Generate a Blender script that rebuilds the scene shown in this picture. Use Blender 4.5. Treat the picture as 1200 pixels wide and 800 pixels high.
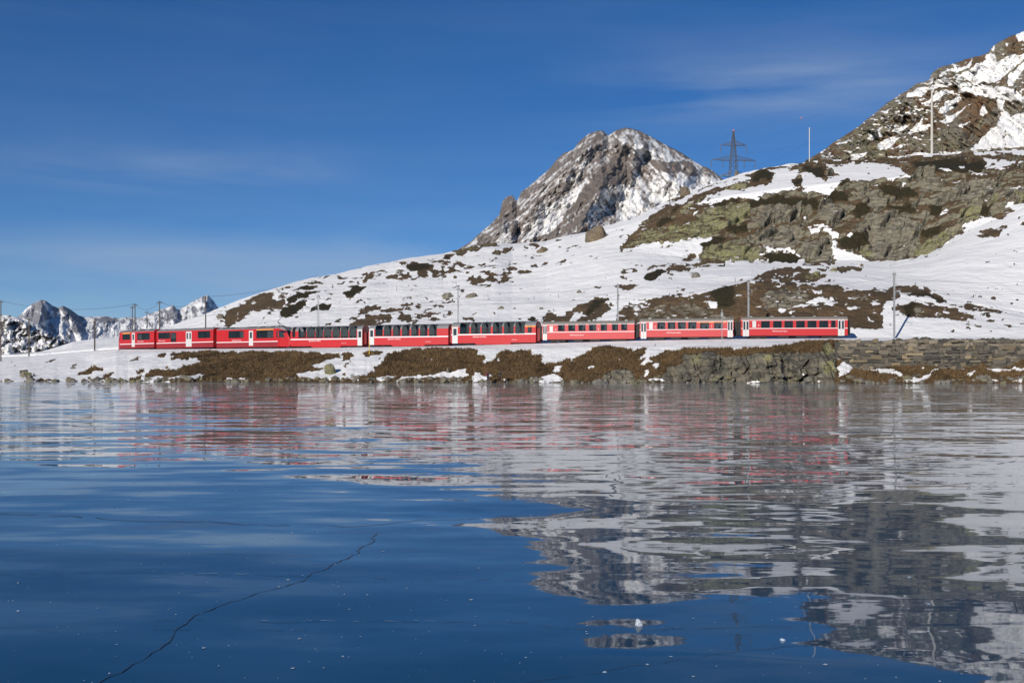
import bpy, bmesh, math, random
import numpy as np
from mathutils import Vector, Matrix
random.seed(7)
RNG = np.random.RandomState(11)
for _o in list(bpy.data.objects):
    bpy.data.objects.remove(_o)
SC = bpy.context.scene
COL = SC.collection

# ------------------------------------------------------------------ camera, sky, sun, exposure
F = 1300.0; CX = 600.0; HY = 434.0; CH = 1.7          # focal length in photo pixels, centre column, horizon row, eye height
cam_d = bpy.data.cameras.new("camera"); cam = bpy.data.objects.new("camera", cam_d); COL.objects.link(cam)
cam.location = (0, 0, CH); cam.rotation_euler = (math.pi/2, 0, 0)
cam_d.sensor_width = 36; cam_d.lens = F/1200*36; cam_d.shift_y = (HY-400)/1200
cam_d.clip_start = 0.1; cam_d.clip_end = 60000
SC.camera = cam
SUN_EL = math.radians(21); SUN_AZ = math.radians(28)   # light travels away from the viewer and to the right
world = bpy.data.worlds.new("World"); SC.world = world; world.use_nodes = True
wn = world.node_tree.nodes; wl = world.node_tree.links; wn.clear()
w_out = wn.new('ShaderNodeOutputWorld'); w_bg = wn.new('ShaderNodeBackground')
w_sky = wn.new('ShaderNodeTexSky'); w_sky.sky_type = 'NISHITA'; w_sky.sun_disc = False
w_sky.sun_elevation = SUN_EL; w_sky.sun_rotation = math.pi + SUN_AZ
w_sky.altitude = 2300; w_sky.air_density = 0.8; w_sky.dust_density = 0.0; w_sky.ozone_density = 3.0
w_bg.inputs['Strength'].default_value = 0.08
# thin cirrus: noise stretched along the horizon
w_tc = wn.new('ShaderNodeTexCoord'); w_sep = wn.new('ShaderNodeSeparateXYZ'); wl.new(w_tc.outputs['Generated'], w_sep.inputs[0])
w_map = wn.new('ShaderNodeMapping'); w_map.inputs['Scale'].default_value = (2.2, 2.2, 17.0); w_map.inputs['Location'].default_value = (1.7, 0.3, 0.0)
w_map.inputs['Rotation'].default_value = (0, math.radians(-3), 0)
wl.new(w_tc.outputs['Generated'], w_map.inputs[0])
w_no = wn.new('ShaderNodeTexNoise'); w_no.inputs['Scale'].default_value = 1.3; w_no.inputs['Detail'].default_value = 7; w_no.inputs['Roughness'].default_value = 0.55
w_no.inputs['Distortion'].default_value = 0.4
wl.new(w_map.outputs[0], w_no.inputs['Vector'])
w_rmp = wn.new('ShaderNodeMapRange'); w_rmp.inputs['From Min'].default_value = 0.36; w_rmp.inputs['From Max'].default_value = 0.72
w_rmp.inputs['To Max'].default_value = 0.5
w_gn = wn.new('ShaderNodeValue'); w_gn.outputs[0].default_value = 0.10
def w_math(op, a, b):
    t = wn.new('ShaderNodeMath'); t.operation = op
    for i, v in enumerate((a, b)):
        if isinstance(v, (int, float)): t.inputs[i].default_value = v
        else: wl.new(v, t.inputs[i])
    return t.outputs[0]
w_msk = w_gn.outputs[0]                                  # cirrus is thicker in a few long drifts
for cx_, cz_, rx_, rz_, am_ in ((.225, .243, .14, .03, 1.0), (-.28, .172, .13, .016, .9), (-.20, .098, .32, .026, 1.0), (-.42, .06, .3, .02, .8), (.9, .2, .3, .05, .9), (-.9, .25, .3, .05, .9)):
    ex = w_math('POWER', w_math('ABSOLUTE', w_math('DIVIDE', w_math('SUBTRACT', w_sep.outputs[0], cx_), rx_), 0), 2)
    ez = w_math('POWER', w_math('ABSOLUTE', w_math('DIVIDE', w_math('SUBTRACT', w_math('ADD', w_sep.outputs[2], w_math('MULTIPLY', w_sep.outputs[0], -.03)), cz_-cx_*.03), rz_), 0), 2)
    w_msk = w_math('ADD', w_msk, w_math('MULTIPLY', w_math('EXPONENT', w_math('MULTIPLY', w_math('ADD', ex, ez), -1), 0), am_))
wl.new(w_math('MULTIPLY', w_no.outputs['Fac'], 1.0), w_rmp.inputs['Value'])
w_cl = w_math('MULTIPLY', w_rmp.outputs[0], w_math('MINIMUM', w_msk, 1.0))
w_mix = wn.new('ShaderNodeMix'); w_mix.data_type = 'RGBA'
wl.new(w_cl, w_mix.inputs['Factor']); w_hs = wn.new('ShaderNodeHueSaturation'); w_hs.inputs['Saturation'].default_value = 1.26; w_hs.inputs['Hue'].default_value = 0.507; w_hs.inputs['Value'].default_value = 1.0; wl.new(w_sky.outputs[0], w_hs.inputs['Color']); wl.new(w_hs.outputs[0], w_mix.inputs[6]); w_mix.inputs[7].default_value = (5.2, 6.2, 7.6, 1)
wl.new(w_mix.outputs[2], w_bg.inputs[0]); wl.new(w_bg.outputs[0], w_out.inputs[0])
sun_d = bpy.data.lights.new("sun", 'SUN'); sun = bpy.data.objects.new("sun", sun_d); COL.objects.link(sun)
sun_d.energy = 4.8; sun_d.angle = math.radians(0.55); sun_d.color = (1.0, 0.95, 0.88)
LD = Vector((math.cos(SUN_EL)*math.sin(SUN_AZ), math.cos(SUN_EL)*math.cos(SUN_AZ), -math.sin(SUN_EL)))
sun.rotation_euler = LD.to_track_quat('-Z', 'Y').to_euler(); sun.location = (-60, -80, 90)
SC.view_settings.view_transform = 'Standard'; SC.view_settings.look = 'None'
SC.view_settings.exposure = 0.03; SC.view_settings.gamma = 1.0; SC.view_settings.use_curve_mapping = False

# ------------------------------------------------------------------ helpers
def tag(o, label=None, cat=None, group=None, kind=None):
    if label: o['label'] = label
    if cat: o['category'] = cat
    if group: o['group'] = group
    if kind: o['kind'] = kind
    return o
def W(px, py, d):                       # a photo pixel at depth d (metres from the viewer along the view axis)
    return Vector(((px-CX)/F*d, d, CH+(HY-py)/F*d))
def tab(pairs):
    a = np.array(pairs, float)
    return lambda x: np.interp(x, a[:, 0], a[:, 1])
def empty(name, loc, rz=0.0):
    o = bpy.data.objects.new(name, None); COL.objects.link(o); o.location = loc; o.rotation_euler = (0, 0, rz); o.empty_display_size = 0.5
    return o
class MB:
    def __init__(s): s.v = []; s.f = []
    def add(s, vs, fs):
        b = len(s.v); s.v += [tuple(v) for v in vs]; s.f += [tuple(i+b for i in f) for f in fs]
    def box(s, x0, x1, y0, y1, z0, z1):
        s.add([(x, y, z) for z in (z0, z1) for y in (y0, y1) for x in (x0, x1)],
              [(0, 2, 3, 1), (4, 5, 7, 6), (0, 1, 5, 4), (2, 6, 7, 3), (0, 4, 6, 2), (1, 3, 7, 5)])
    def tube(s, a, b, r0, r1=None, n=6, caps=True):
        a = Vector(a); b = Vector(b); r1 = r0 if r1 is None else r1
        d = (b-a).normalized(); u = d.orthogonal().normalized(); w = d.cross(u)
        vs = []
        for p, r in ((a, r0), (b, r1)):
            for i in range(n):
                t = 2*math.pi*i/n; vs.append(p+(u*math.cos(t)+w*math.sin(t))*r)
        fs = [(i, (i+1) % n, n+(i+1) % n, n+i) for i in range(n)]
        if caps: fs += [tuple(range(n-1, -1, -1)), tuple(range(n, 2*n))]
        s.add(vs, fs)
    def path(s, pts, r, n=4):
        for a, b in zip(pts[:-1], pts[1:]): s.tube(a, b, r, r, n, False)
    def build(s, name, mat, parent=None, smooth=False):
        me = bpy.data.meshes.new(name); me.from_pydata(s.v, [], s.f); me.update()
        if smooth: me.polygons.foreach_set('use_smooth', [True]*len(me.polygons))
        me.materials.append(mat)
        o = bpy.data.objects.new(name, me); COL.objects.link(o); o.parent = parent
        return o

# numpy noise
def _h(ix, iy, iz, seed):
    n = (ix.astype(np.int64)*374761393 + iy.astype(np.int64)*668265263 + iz.astype(np.int64)*2147483647 + seed*1274126177) & 0xffffffff
    n = ((n ^ (n >> 13))*1274126177) & 0xffffffff
    n = ((n ^ (n >> 16))*2246822519) & 0xffffffff
    return ((n ^ (n >> 15)) & 0xffffff)/float(0xffffff)
def vnoise(x, y, z, seed=0):
    x = np.asarray(x, float); y = np.asarray(y, float); z = np.asarray(z, float)
    ix, iy, iz = np.floor(x), np.floor(y), np.floor(z)
    fx, fy, fz = x-ix, y-iy, z-iz
    fx = fx*fx*(3-2*fx); fy = fy*fy*(3-2*fy); fz = fz*fz*(3-2*fz)
    r = 0
    for a in (0, 1):
        wa = fx if a else 1-fx
        for b in (0, 1):
            wb = fy if b else 1-fy
            for c in (0, 1):
                wc = fz if c else 1-fz
                r = r + wa*wb*wc*_h(ix+a, iy+b, iz+c, seed)
    return r
def fbm(x, y, z, octs=4, seed=0, gain=0.5):
    r = 0; a = 1.0; t = 0
    for i in range(octs):
        r = r + a*vnoise(x, y, z, seed+i*17); t += a
        x = x*2.03+3.1; y = y*2.03+1.7; z = z*2.03+5.3; a *= gain
    return r/t-0.5                      # about -0.5..0.5
def ridged(x, y, z, octs=5, seed=0, gain=0.55):
    r = 0; a = 1.0; t = 0
    for i in range(octs):
        r = r + a*(1-np.abs(2*vnoise(x, y, z, seed+i*13)-1)); t += a
        x = x*2.07+1.3; y = y*2.07+4.1; z = z*2.07+2.9; a *= gain
    return r/t
def voro(x, y, seed=0):
    ix, iy = np.floor(x), np.floor(y)
    f1 = np.full(x.shape, 9.0); f2 = np.full(x.shape, 9.0); cid = np.zeros(x.shape)
    gx = np.zeros(x.shape); gy = np.zeros(x.shape)
    zz = np.zeros(x.shape)
    for a in (-1, 0, 1):
        for b in (-1, 0, 1):
            cx, cy = ix+a, iy+b
            jx = cx+_h(cx, cy, zz, seed); jy = cy+_h(cx, cy, zz+1, seed)
            d = np.hypot(jx-x, jy-y); n = d < f1
            f2 = np.where(n, f1, np.minimum(f2, d)); cid = np.where(n, _h(cx, cy, zz+2, seed), cid)
            gx = np.where(n, jx-x, gx); gy = np.where(n, jy-y, gy)
            f1 = np.where(n, d, f1)
    return f1, f2, cid, gx, gy
def grid_object(name, P, mat, attrs=None, smooth=True, flat=None):
    ny, nx = P.shape[:2]
    me = bpy.data.meshes.new(name)
    me.vertices.add(nx*ny); me.vertices.foreach_set('co', P.reshape(-1).astype(np.float32))
    i = np.arange(nx*ny).reshape(ny, nx)
    q = np.stack([i[:-1, :-1], i[:-1, 1:], i[1:, 1:], i[1:, :-1]], -1).reshape(-1, 4)
    me.loops.add(q.size); me.loops.foreach_set('vertex_index', q.reshape(-1).astype(np.int32))
    me.polygons.add(len(q)); me.polygons.foreach_set('loop_start', np.arange(0, q.size, 4, dtype=np.int32))
    me.polygons.foreach_set('loop_total', np.full(len(q), 4, np.int32))
    me.update(calc_edges=True); me.validate()
    me.polygons.foreach_set('use_smooth', np.full(len(q), smooth))
    if flat is not None:
        fq = (flat.reshape(-1)[q].mean(1) < .35); me.polygons.foreach_set('use_smooth', fq)
    for k, a in (attrs or {}).items():
        at = me.attributes.new(k, 'FLOAT', 'POINT'); at.data.foreach_set('value', a.reshape(-1).astype(np.float32))
    me.materials.append(mat)
    o = bpy.data.objects.new(name, me); COL.objects.link(o)
    return o

# ------------------------------------------------------------------ materials
MATS = {}
def new_mat(name):
    m = bpy.data.materials.new(name); m.use_nodes = True; MATS[name] = m
    nt = m.node_tree; return m, nt.nodes, nt.links, nt.nodes['Principled BSDF']
def plain(name, col, rough=0.5, metal=0.0, var=0.12, scale=3.0, spec=0.5, coat=0.0):
    m, n, l, b = new_mat(name)
    no = n.new('ShaderNodeTexNoise'); no.inputs['Scale'].default_value = scale; no.inputs['Detail'].default_value = 5
    tc = n.new('ShaderNodeTexCoord'); l.new(tc.outputs['Object'], no.inputs['Vector'])
    mx = n.new('ShaderNodeMix'); mx.data_type = 'RGBA'; l.new(no.outputs['Fac'], mx.inputs['Factor'])
    mx.inputs[6].default_value = (*[c*(1-var) for c in col], 1); mx.inputs[7].default_value = (*[min(1, c*(1+var)) for c in col], 1)
    l.new(mx.outputs[2], b.inputs['Base Color']); b.inputs['Roughness'].default_value = rough; b.inputs['Metallic'].default_value = metal
    b.inputs['Specular IOR Level'].default_value = spec; b.inputs['Coat Weight'].default_value = coat
    return m
def mixc(n, l, fac, a, b):
    mx = n.new('ShaderNodeMix'); mx.data_type = 'RGBA'
    for s, v in ((0, fac), (6, a), (7, b)):
        if isinstance(v, (tuple, list)): mx.inputs[s].default_value = (*v, 1)
        elif isinstance(v, (int, float)): mx.inputs[s].default_value = v
        else: l.new(v, mx.inputs[s])
    return mx.outputs[2]
def noise(n, l, vec, scale, detail=6, rough=0.55, dist=0.0):
    t = n.new('ShaderNodeTexNoise'); t.inputs['Scale'].default_value = scale; t.inputs['Detail'].default_value = detail
    t.inputs['Roughness'].default_value = rough; t.inputs['Distortion'].default_value = dist; l.new(vec, t.inputs['Vector'])
    return t.outputs['Fac']
def ramp(n, l, v, a, b, lo=0.0, hi=1.0):
    t = n.new('ShaderNodeMapRange'); l.new(v, t.inputs['Value'])
    t.inputs['From Min'].default_value = a; t.inputs['From Max'].default_value = b; t.inputs['To Min'].default_value = lo; t.inputs['To Max'].default_value = hi
    return t.outputs[0]
def mth(n, l, op, a, b):
    t = n.new('ShaderNodeMath'); t.operation = op
    for i, v in enumerate((a, b)):
        if isinstance(v, (int, float)): t.inputs[i].default_value = v
        else: l.new(v, t.inputs[i])
    return t.outputs[0]
def attr(n, name):
    t = n.new('ShaderNodeAttribute'); t.attribute_name = name; return t.outputs['Fac']
SNOWC = (0.84, 0.825, 0.80)
def terrain_mat(name, s, rock_a, rock_b, rock_c, heath_a, heath_b, heath_c, edge=0.6, bump=0.5, coarse=0.7, sw=0.06):
    # s: size in metres of the finest grain; attributes snow / rock / dark / lichen decide the cover
    m, n, l, b = new_mat(name)
    geo = n.new('ShaderNodeNewGeometry'); pos = geo.outputs['Position']
    n1 = noise(n, l, pos, 0.9/s, 6, 0.65); n2 = noise(n, l, pos, 0.22/s, 6, 0.6); n3 = noise(n, l, pos, 0.05/s, 5, 0.6)
    mp = n.new('ShaderNodeMapping'); mp.inputs['Rotation'].default_value = (0.35, 0.5, 0.2); mp.inputs['Scale'].default_value = (0.35, 0.35, 1.3); l.new(pos, mp.inputs[0])
    ns = noise(n, l, mp.outputs[0], 0.35/s, 7, 0.7, 0.6)
    rock = mixc(n, l, ramp(n, l, ns, 0.33, 0.68), rock_b, rock_a)
    rock = mixc(n, l, ramp(n, l, n2, 0.5, 0.72, 0, 0.8), rock, rock_c)
    vo = n.new('ShaderNodeTexVoronoi'); vo.feature = 'DISTANCE_TO_EDGE'; vo.inputs['Scale'].default_value = 0.16/s
    add = n.new('ShaderNodeVectorMath'); add.operation = 'MULTIPLY_ADD'
    nz = n.new('ShaderNodeTexNoise'); nz.inputs['Scale'].default_value = 0.3/s; nz.inputs['Detail'].default_value = 4; l.new(mp.outputs[0], nz.inputs['Vector'])
    l.new(nz.outputs['Color'], add.inputs[0]); add.inputs[1].default_value = (2.5*s,)*3; l.new(mp.outputs[0], add.inputs[2]); l.new(add.outputs[0], vo.inputs['Vector'])
    crack = ramp(n, l, vo.outputs['Distance'], 0.0, 0.05, 1, 0)
    rock = mixc(n, l, mth(n, l, 'MULTIPLY', crack, 0.55), rock, (0.022, 0.02, 0.018))
    rock = mixc(n, l, mth(n, l, 'MULTIPLY', attr(n, 'dark'), ramp(n, l, n2, 0.3, 0.62, 1.0, 0.25)), rock, (0.03, 0.028, 0.024))
    lich = mixc(n, l, ramp(n, l, n1, 0.35, 0.6), (0.13, 0.125, 0.05), (0.27, 0.26, 0.115))
    rock = mixc(n, l, mth(n, l, 'MULTIPLY', attr(n, 'lichen'), ramp(n, l, mth(n, l, 'ADD', n2, mth(n, l, 'MULTIPLY', n1, 0.4)), 0.55, 0.8, 0.15, 0.9)), rock, lich)
    heath = mixc(n, l, ramp(n, l, n1, 0.35, 0.68), heath_b, heath_a)
    heath = mixc(n, l, ramp(n, l, n3, 0.45, 0.68, 0, 0.8), heath, heath_c)
    heath = mixc(n, l, ramp(n, l, n2, 0.5, 0.3, 0, 0.7), heath, heath_b)
    heath = mixc(n, l, ramp(n, l, mth(n, l, 'ADD', attr(n, 'dark'), mth(n, l, 'MULTIPLY', n2, 1.1)), 0.75, 1.25), heath,
                 mixc(n, l, ramp(n, l, n1, 0.35, 0.65), (0.014, 0.012, 0.006), (0.05, 0.04, 0.016)))
    fr = ramp(n, l, mth(n, l, 'ADD', attr(n, 'rock'), mth(n, l, 'MULTIPLY', mth(n, l, 'SUBTRACT', n2, 0.5), 1.7)), 0.42, 0.58)
    gnd = mixc(n, l, fr, heath, rock)
    snow = mixc(n, l, n3, tuple(c*0.95 for c in SNOWC), tuple(min(1, c*1.05) for c in SNOWC))
    nm = mth(n, l, 'ADD', mth(n, l, 'MULTIPLY', mth(n, l, 'SUBTRACT', n1, 0.5), edge), mth(n, l, 'MULTIPLY', mth(n, l, 'SUBTRACT', n2, 0.5), edge*coarse))
    fs = ramp(n, l, mth(n, l, 'ADD', attr(n, 'snow'), nm), 0.5-sw, 0.5+sw)
    col = mixc(n, l, fs, gnd, snow)
    l.new(col, b.inputs['Base Color']); b.inputs['Specular IOR Level'].default_value = 0.2
    l.new(mixc(n, l, fs, (0.9, 0.9, 0.9), (0.7, 0.7, 0.7)), b.inputs['Roughness'])
    hgt = mixc(n, l, fs, mth(n, l, 'SUBTRACT', mth(n, l, 'MULTIPLY', mth(n, l, 'ADD', n1, mth(n, l, 'MULTIPLY', ns, 2.5)), 1.0), mth(n, l, 'MULTIPLY', crack, 1.3)),
               mth(n, l, 'ADD', mth(n, l, 'MULTIPLY', n2, 0.9), mth(n, l, 'MULTIPLY', n3, 5.0)))
    bp = n.new('ShaderNodeBump'); bp.inputs['Strength'].default_value = bump; bp.inputs['Distance'].default_value = s*1.1
    l.new(hgt, bp.inputs['Height']); l.new(bp.outputs[0], b.inputs['Normal'])
    return m
M_near = terrain_mat('hillside', 0.28, (0.29, 0.265, 0.20), (0.078, 0.072, 0.058), (0.20, 0.155, 0.095),
                     (0.145, 0.10, 0.055), (0.045, 0.033, 0.019), (0.17, 0.105, 0.055))
# ------------------------------------------------------------------ ground cover traced from the photograph (snow / heath / rock)
MS = 2.0; MX0, MX1, MY0, MY1 = -260, 1460, 20, 460
MW, MH = int((MX1-MX0)*MS), int((MY1-MY0)*MS)
COVER = {k: np.zeros((MH, MW), np.float32) for k in ('snow', 'rock', 'dark', 'lichen')}
COVER['snow'][:] = 1
def poly_mask(pts):
    p = np.array(pts, float); q = (p-[MX0, MY0])*MS
    x0, y0 = np.maximum(np.floor(q.min(0)).astype(int)-1, 0); x1 = min(int(q[:, 0].max())+2, MW); y1 = min(int(q[:, 1].max())+2, MH)
    if x1 <= x0 or y1 <= y0: return None
    gx, gy = np.meshgrid(np.arange(x0, x1)+0.5, np.arange(y0, y1)+0.5)
    ins = np.zeros(gx.shape, bool)
    for (ax, ay), (bx, by) in zip(q, np.roll(q, -1, 0)):
        c = (ay > gy) != (by > gy)
        if ay != by: ins ^= c & (gx < (bx-ax)*(gy-ay)/(by-ay)+ax)
    return (slice(y0, y1), slice(x0, x1)), ins
def paint(kind, ox, oy, s, *polys):
    for pts in polys:
        r = poly_mask([(ox+x/s, oy+y/s) for x, y in pts])
        if r is None: continue
        sl, m = r
        vals = {'h': (0, .2 if oy < 394 and oy != 380 else .06, 0, 0), 'd': (0, 0, 1, 0), 'r': (0, 1, 0, 0), 'l': (0, 1, 0, 1), 'k': (0, 1, .75, 0), 'm': (0, .46, .12, .14), 's': (1, 0, 0, 0)}[kind]
        for k, v in zip(('snow', 'rock', 'dark', 'lichen'), vals): COVER[k][sl][m] = v
def ell(x, y, rx, ry, n=9):
    return [(x+rx*math.cos(2*math.pi*i/n)*random.uniform(.75, 1.2), y+ry*math.sin(2*math.pi*i/n)*random.uniform(.75, 1.2)) for i in range(n)]
# hill behind the train, left part
paint('h', 240, 280, 5,
  [(70,505),(110,470),(130,440),(115,430),(170,410),(240,385),(300,350),(320,330),(400,325),(430,345),(410,380),(460,360),(470,400),(440,415),(380,415),(330,425),(270,435),(230,455),(190,490),(150,515)],
  [(410,300),(460,285),(520,280),(500,300),(450,310)], [(880,250),(920,235),(970,210),(1010,198),(1045,205),(990,225),(950,245),(900,253)],
  [(1060,225),(1110,205),(1200,205),(1200,228),(1120,232)], [(715,275),(760,265),(750,285),(720,288)], [(775,272),(820,250),(835,258),(790,275)],
  [(845,510),(860,470),(890,455),(905,420),(950,390),(990,370),(1030,380),(1035,415),(1080,400),(1170,405),(1150,425),(1080,440),(1060,425),(980,430),(975,445),(1020,440),(1085,450),(1080,490),(1000,510),(900,515)],
  [(1130,470),(1180,445),(1200,440),(1200,490),(1140,485)], [(700,505),(715,488),(740,487),(735,505)], [(760,485),(800,465),(815,475),(790,488)],
  ell(905,350,13,9), ell(935,370,17,10), ell(740,330,18,8), ell(570,412,18,8), ell(545,455,10,7), ell(350,490,9,6), ell(1170,340,8,6), ell(590,262,26,7), ell(350,325,40,8), ell(255,368,20,5), ell(640,262,30,6), ell(480,322,22,6))
paint('d', 240, 280, 5,
  [(480,360),(530,335),(590,315),(640,310),(700,308),(660,325),(610,335),(590,355),(540,360),(510,380),(480,388)],
  [(440,450),(450,420),(490,400),(550,370),(590,365),(590,385),(550,405),(540,440),(500,460)], [(520,315),(560,290),(610,275),(660,278),(630,295),(580,300),(540,318)],
  [(620,400),(660,385),(680,390),(745,378),(735,410),(700,412),(670,415),(625,420)],
  [(815,320),(860,310),(870,290),(850,285),(900,265),(920,280),(960,285),(930,305),(890,330),(840,345),(815,340)],
  [(790,228),(835,222),(830,235),(795,236)], [(675,235),(720,220),(735,222),(700,238)], [(1130,380),(1200,370),(1200,395),(1140,395)])
# hill, middle part
paint('h', 460, 270, 5,
  [(0,255),(60,255),(100,240),(85,215),(120,200),(190,190),(240,205),(290,215),(370,225),(400,240),(340,250),(300,265),(270,250),(215,265),(200,278),(160,265),(70,275),(0,280)],
  [(220,180),(290,178),(370,185),(430,200),(500,210),(480,222),(430,220),(380,208),(310,200),(250,190)],
  [(465,260),(520,240),(580,245),(640,265),(705,282),(710,295),(670,300),(665,315),(620,318),(600,300),(580,290),(540,290),(500,310),(470,320),(460,305),(480,285),(420,300),(460,275)],
  [(500,325),(540,312),(580,325),(575,342),(520,342)], [(495,195),(545,190),(540,205),(505,208)], [(548,205),(610,200),(605,213),(555,213)], [(645,190),(690,182),(690,198),(655,202)],
  [(655,235),(690,220),(740,228),(720,240),(680,248)], [(725,245),(760,232),(815,230),(800,242),(745,253)], [(560,228),(620,222),(650,228),(600,235)], [(870,205),(912,185),(910,198),(880,210)],
  [(945,195),(990,170),(1025,170),(985,192)], [(355,265),(370,252),(430,250),(400,262),(375,273)], [(1020,105),(1085,82),(1085,92),(1040,105)], [(935,68),(990,48),(985,62),(950,70)],
  [(30,428),(75,425),(110,412),(115,430),(80,442),(35,445)], [(130,440),(180,455),(230,455),(260,440),(295,440),(300,460),(250,462),(210,475),(150,470)], [(0,462),(50,455),(75,462),(30,480),(0,488)],
  [(165,500),(220,490),(290,490),(250,510),(260,530),(230,535),(200,520)], [(290,520),(300,500),(330,490),(355,495),(310,520)],
  [(290,420),(300,400),(340,400),(355,405),(345,420)], [(400,370),(395,345),(420,345),(425,360)], [(460,500),(475,485),(500,490),(480,503)],
  [(865,545),(900,495),(960,485),(1020,485),(1100,450),(1200,405),(1200,550),(1080,540),(1130,475),(1050,505),(1040,545)],
  ell(110,388,14,8), ell(70,393,8,5), ell(210,392,9,6), ell(150,428,20,6), ell(230,415,16,6), ell(265,420,12,5), ell(120,470,14,6), ell(370,305,20,5), ell(450,425,6,5), ell(595,493,10,6), ell(760,208,12,5),
  ell(830,160,18,5), ell(790,148,10,5), ell(830,205,14,5), ell(720,195,14,5), ell(365,415,12,8), ell(440,525,40,9), ell(1190,320,12,6), ell(650,165,10,4), ell(330,303,8,3), ell(70,200,30,9), ell(600,160,10,4),
  ell(750,525,14,6), ell(1055,145,9,4), ell(300,255,14,6))
paint('m', 460, 270, 5, [(30,525),(60,495),(110,488),(165,495),(170,525),(150,545),(80,550)], [(800,70),(870,85),(860,95),(790,85)], [(420,535),(470,520),(480,540)])
paint('d', 460, 270, 5, [(90,220),(150,200),(230,200),(260,215),(200,235),(120,240)], [(275,170),(310,148),(345,150),(340,172)], [(790,530),(820,505),(845,515),(835,545)], [(1090,520),(1150,465),(1200,420),(1200,450),(1140,520)])
paint('l', 460, 270, 5, [(290,145),(350,130),(420,90),(480,75),(560,55),(620,60),(610,90),(540,110),(480,130),(390,150),(350,158)], [(580,128),(620,105),(700,108),(710,120),(650,130),(600,135)])
# lower rock band behind the train, right part
paint('m', 680, 240, 5,
  [(0,620),(50,580),(110,560),(160,555),(195,590),(205,605),(150,640),(60,690),(0,690)],
  [(215,690),(225,640),(270,595),(330,585),(400,565),(430,550),(530,545),(580,520),(620,535),(720,510),(760,505),(860,470),(960,460),(1000,430),(1050,405),(1150,385),(1240,375),(1240,690)])
paint('r', 680, 240, 5, [(280,690),(330,630),(420,600),(560,570),(640,560),(700,580),(760,620),(860,640),(960,660),(960,690)], [(1000,680),(1000,500),(1080,470),(1160,480),(1200,520),(1200,680)])
paint('h', 680, 240, 5, [(180,470),(240,462),(340,462),(345,485),(280,508),(240,490)], [(240,385),(290,362),(330,370),(320,392),(270,388)], [(235,395),(255,400),(290,430),(270,432)],
  [(330,350),(390,345),(380,358)], [(400,370),(440,350),(510,345),(480,365)], [(500,370),(540,350),(620,345),(640,355),(600,390),(560,395),(510,382)], [(560,315),(600,285),(650,275),(690,295),(650,330),(590,318)],
  [(620,535),(720,510),(800,500),(740,540),(640,550)], [(340,585),(430,550),(530,545),(600,550),(420,600)], ell(380,322,12,5), ell(100,468,20,6), ell(10,500,14,8), ell(535,435,8,5), ell(500,325,20,5))
paint('d', 680, 240, 5, [(365,425),(400,395),(460,375),(505,385),(500,410),(440,435),(400,445)], [(760,510),(860,470),(970,460),(970,560),(930,600),(800,600),(770,540)], [(20,650),(80,570),(160,556),(110,600),(60,640)],
  [(1000,440),(1050,410),(1150,400),(1120,450),(1040,455)], ell(825,352,20,11))
paint('l', 680, 240, 5, [(600,390),(650,355),(680,335),(740,325),(790,350),(700,370),(660,390)])
paint('s', 680, 240, 5, [(60,690),(150,640),(210,610),(215,640),(190,690)], [(725,575),(760,570),(805,580),(795,600),(745,598)], [(885,603),(925,595),(915,608)], [(0,630),(20,622),(5,660)])
# heath ledge behind the last coach
paint('m', 860, 310, 6, [(0,130),(80,120),(180,80),(280,40),(380,20),(520,15),(640,70),(660,80),(620,100),(560,118),(400,118),(480,140),(620,145),(740,145),(780,165),(900,175),(1000,170),(1030,190),(1100,155),(1200,150),(1190,190),(1090,190),(1080,260),(1030,300),(1050,340),(1060,450),(830,450),(400,450),(0,450)])
paint('h', 860, 310, 6, [(640,150),(740,145),(780,165),(900,175),(1000,170),(1080,190),(1080,260),(1030,300),(1050,340),(1060,450),(480,450),(400,380),(480,310),(600,265),(690,305),(750,265),(640,240)], [(120,140),(280,60),(420,30),(520,60),(400,118),(540,150),(700,160),(520,190),(300,170)])
paint('l', 860, 310, 6, [(500,50),(560,50),(640,90),(580,118),(520,105)], [(320,100),(400,80),(450,95),(400,115),(330,120)], [(705,35),(760,10),(900,0),(920,10),(880,50),(820,35),(780,50),(740,55)])
paint('r', 860, 310, 6, [(180,230),(260,190),(380,165),(480,180),(560,215),(480,270),(400,300),(300,310),(220,330)], [(790,215),(900,205),(1000,215),(960,240),(800,250)])
paint('s', 860, 310, 6, [(535,170),(600,185),(625,178),(590,208)], [(405,300),(500,265),(580,228),(640,238),(690,205),(700,240),(750,265),(680,300),(600,265),(480,305)], [(305,315),(340,305),(375,320),(330,360)], [(390,335),(440,320),(400,358)],
  [(920,360),(990,390),(960,405)], [(710,338),(780,345),(770,355)], [(940,255),(1000,265),(1015,290)])
paint('h', 950, 300, 4.8, [(380,190),(450,175),(560,165),(660,170),(690,200),(770,235),(770,260),(700,245),(650,210),(560,230),(530,215),(620,195),(500,200),(500,240),(440,250)],
  [(430,295),(560,260),(700,275),(800,290),(930,345),(860,365),(700,350),(560,340),(500,320)], [(790,260),(900,265),(1000,290),(1160,320),(1100,325),(960,315),(830,290)], [(910,385),(990,395),(950,400)],
  [(1080,390),(1150,400),(1120,410)], [(870,400),(910,410),(880,420)], [(1160,380),(1250,380),(1250,395)], ell(795,425,14,7), ell(1020,365,24,10), ell(998,333,18,12), ell(960,217,14,6), ell(1035,222,22,8), ell(1050,175,25,7), ell(745,176,16,5), ell(1130,256,14,6),
  ell(1175,240,18,7), ell(880,390,14,7), ell(990,165,9,4), ell(140,143,18,6), ell(1000,40,14,4), ell(1190,135,24,9), ell(1085,365,14,6), ell(1015,423,8,5), ell(450,387,14,5), ell(1260,325,40,9), ell(1300,150,30,9))
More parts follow.
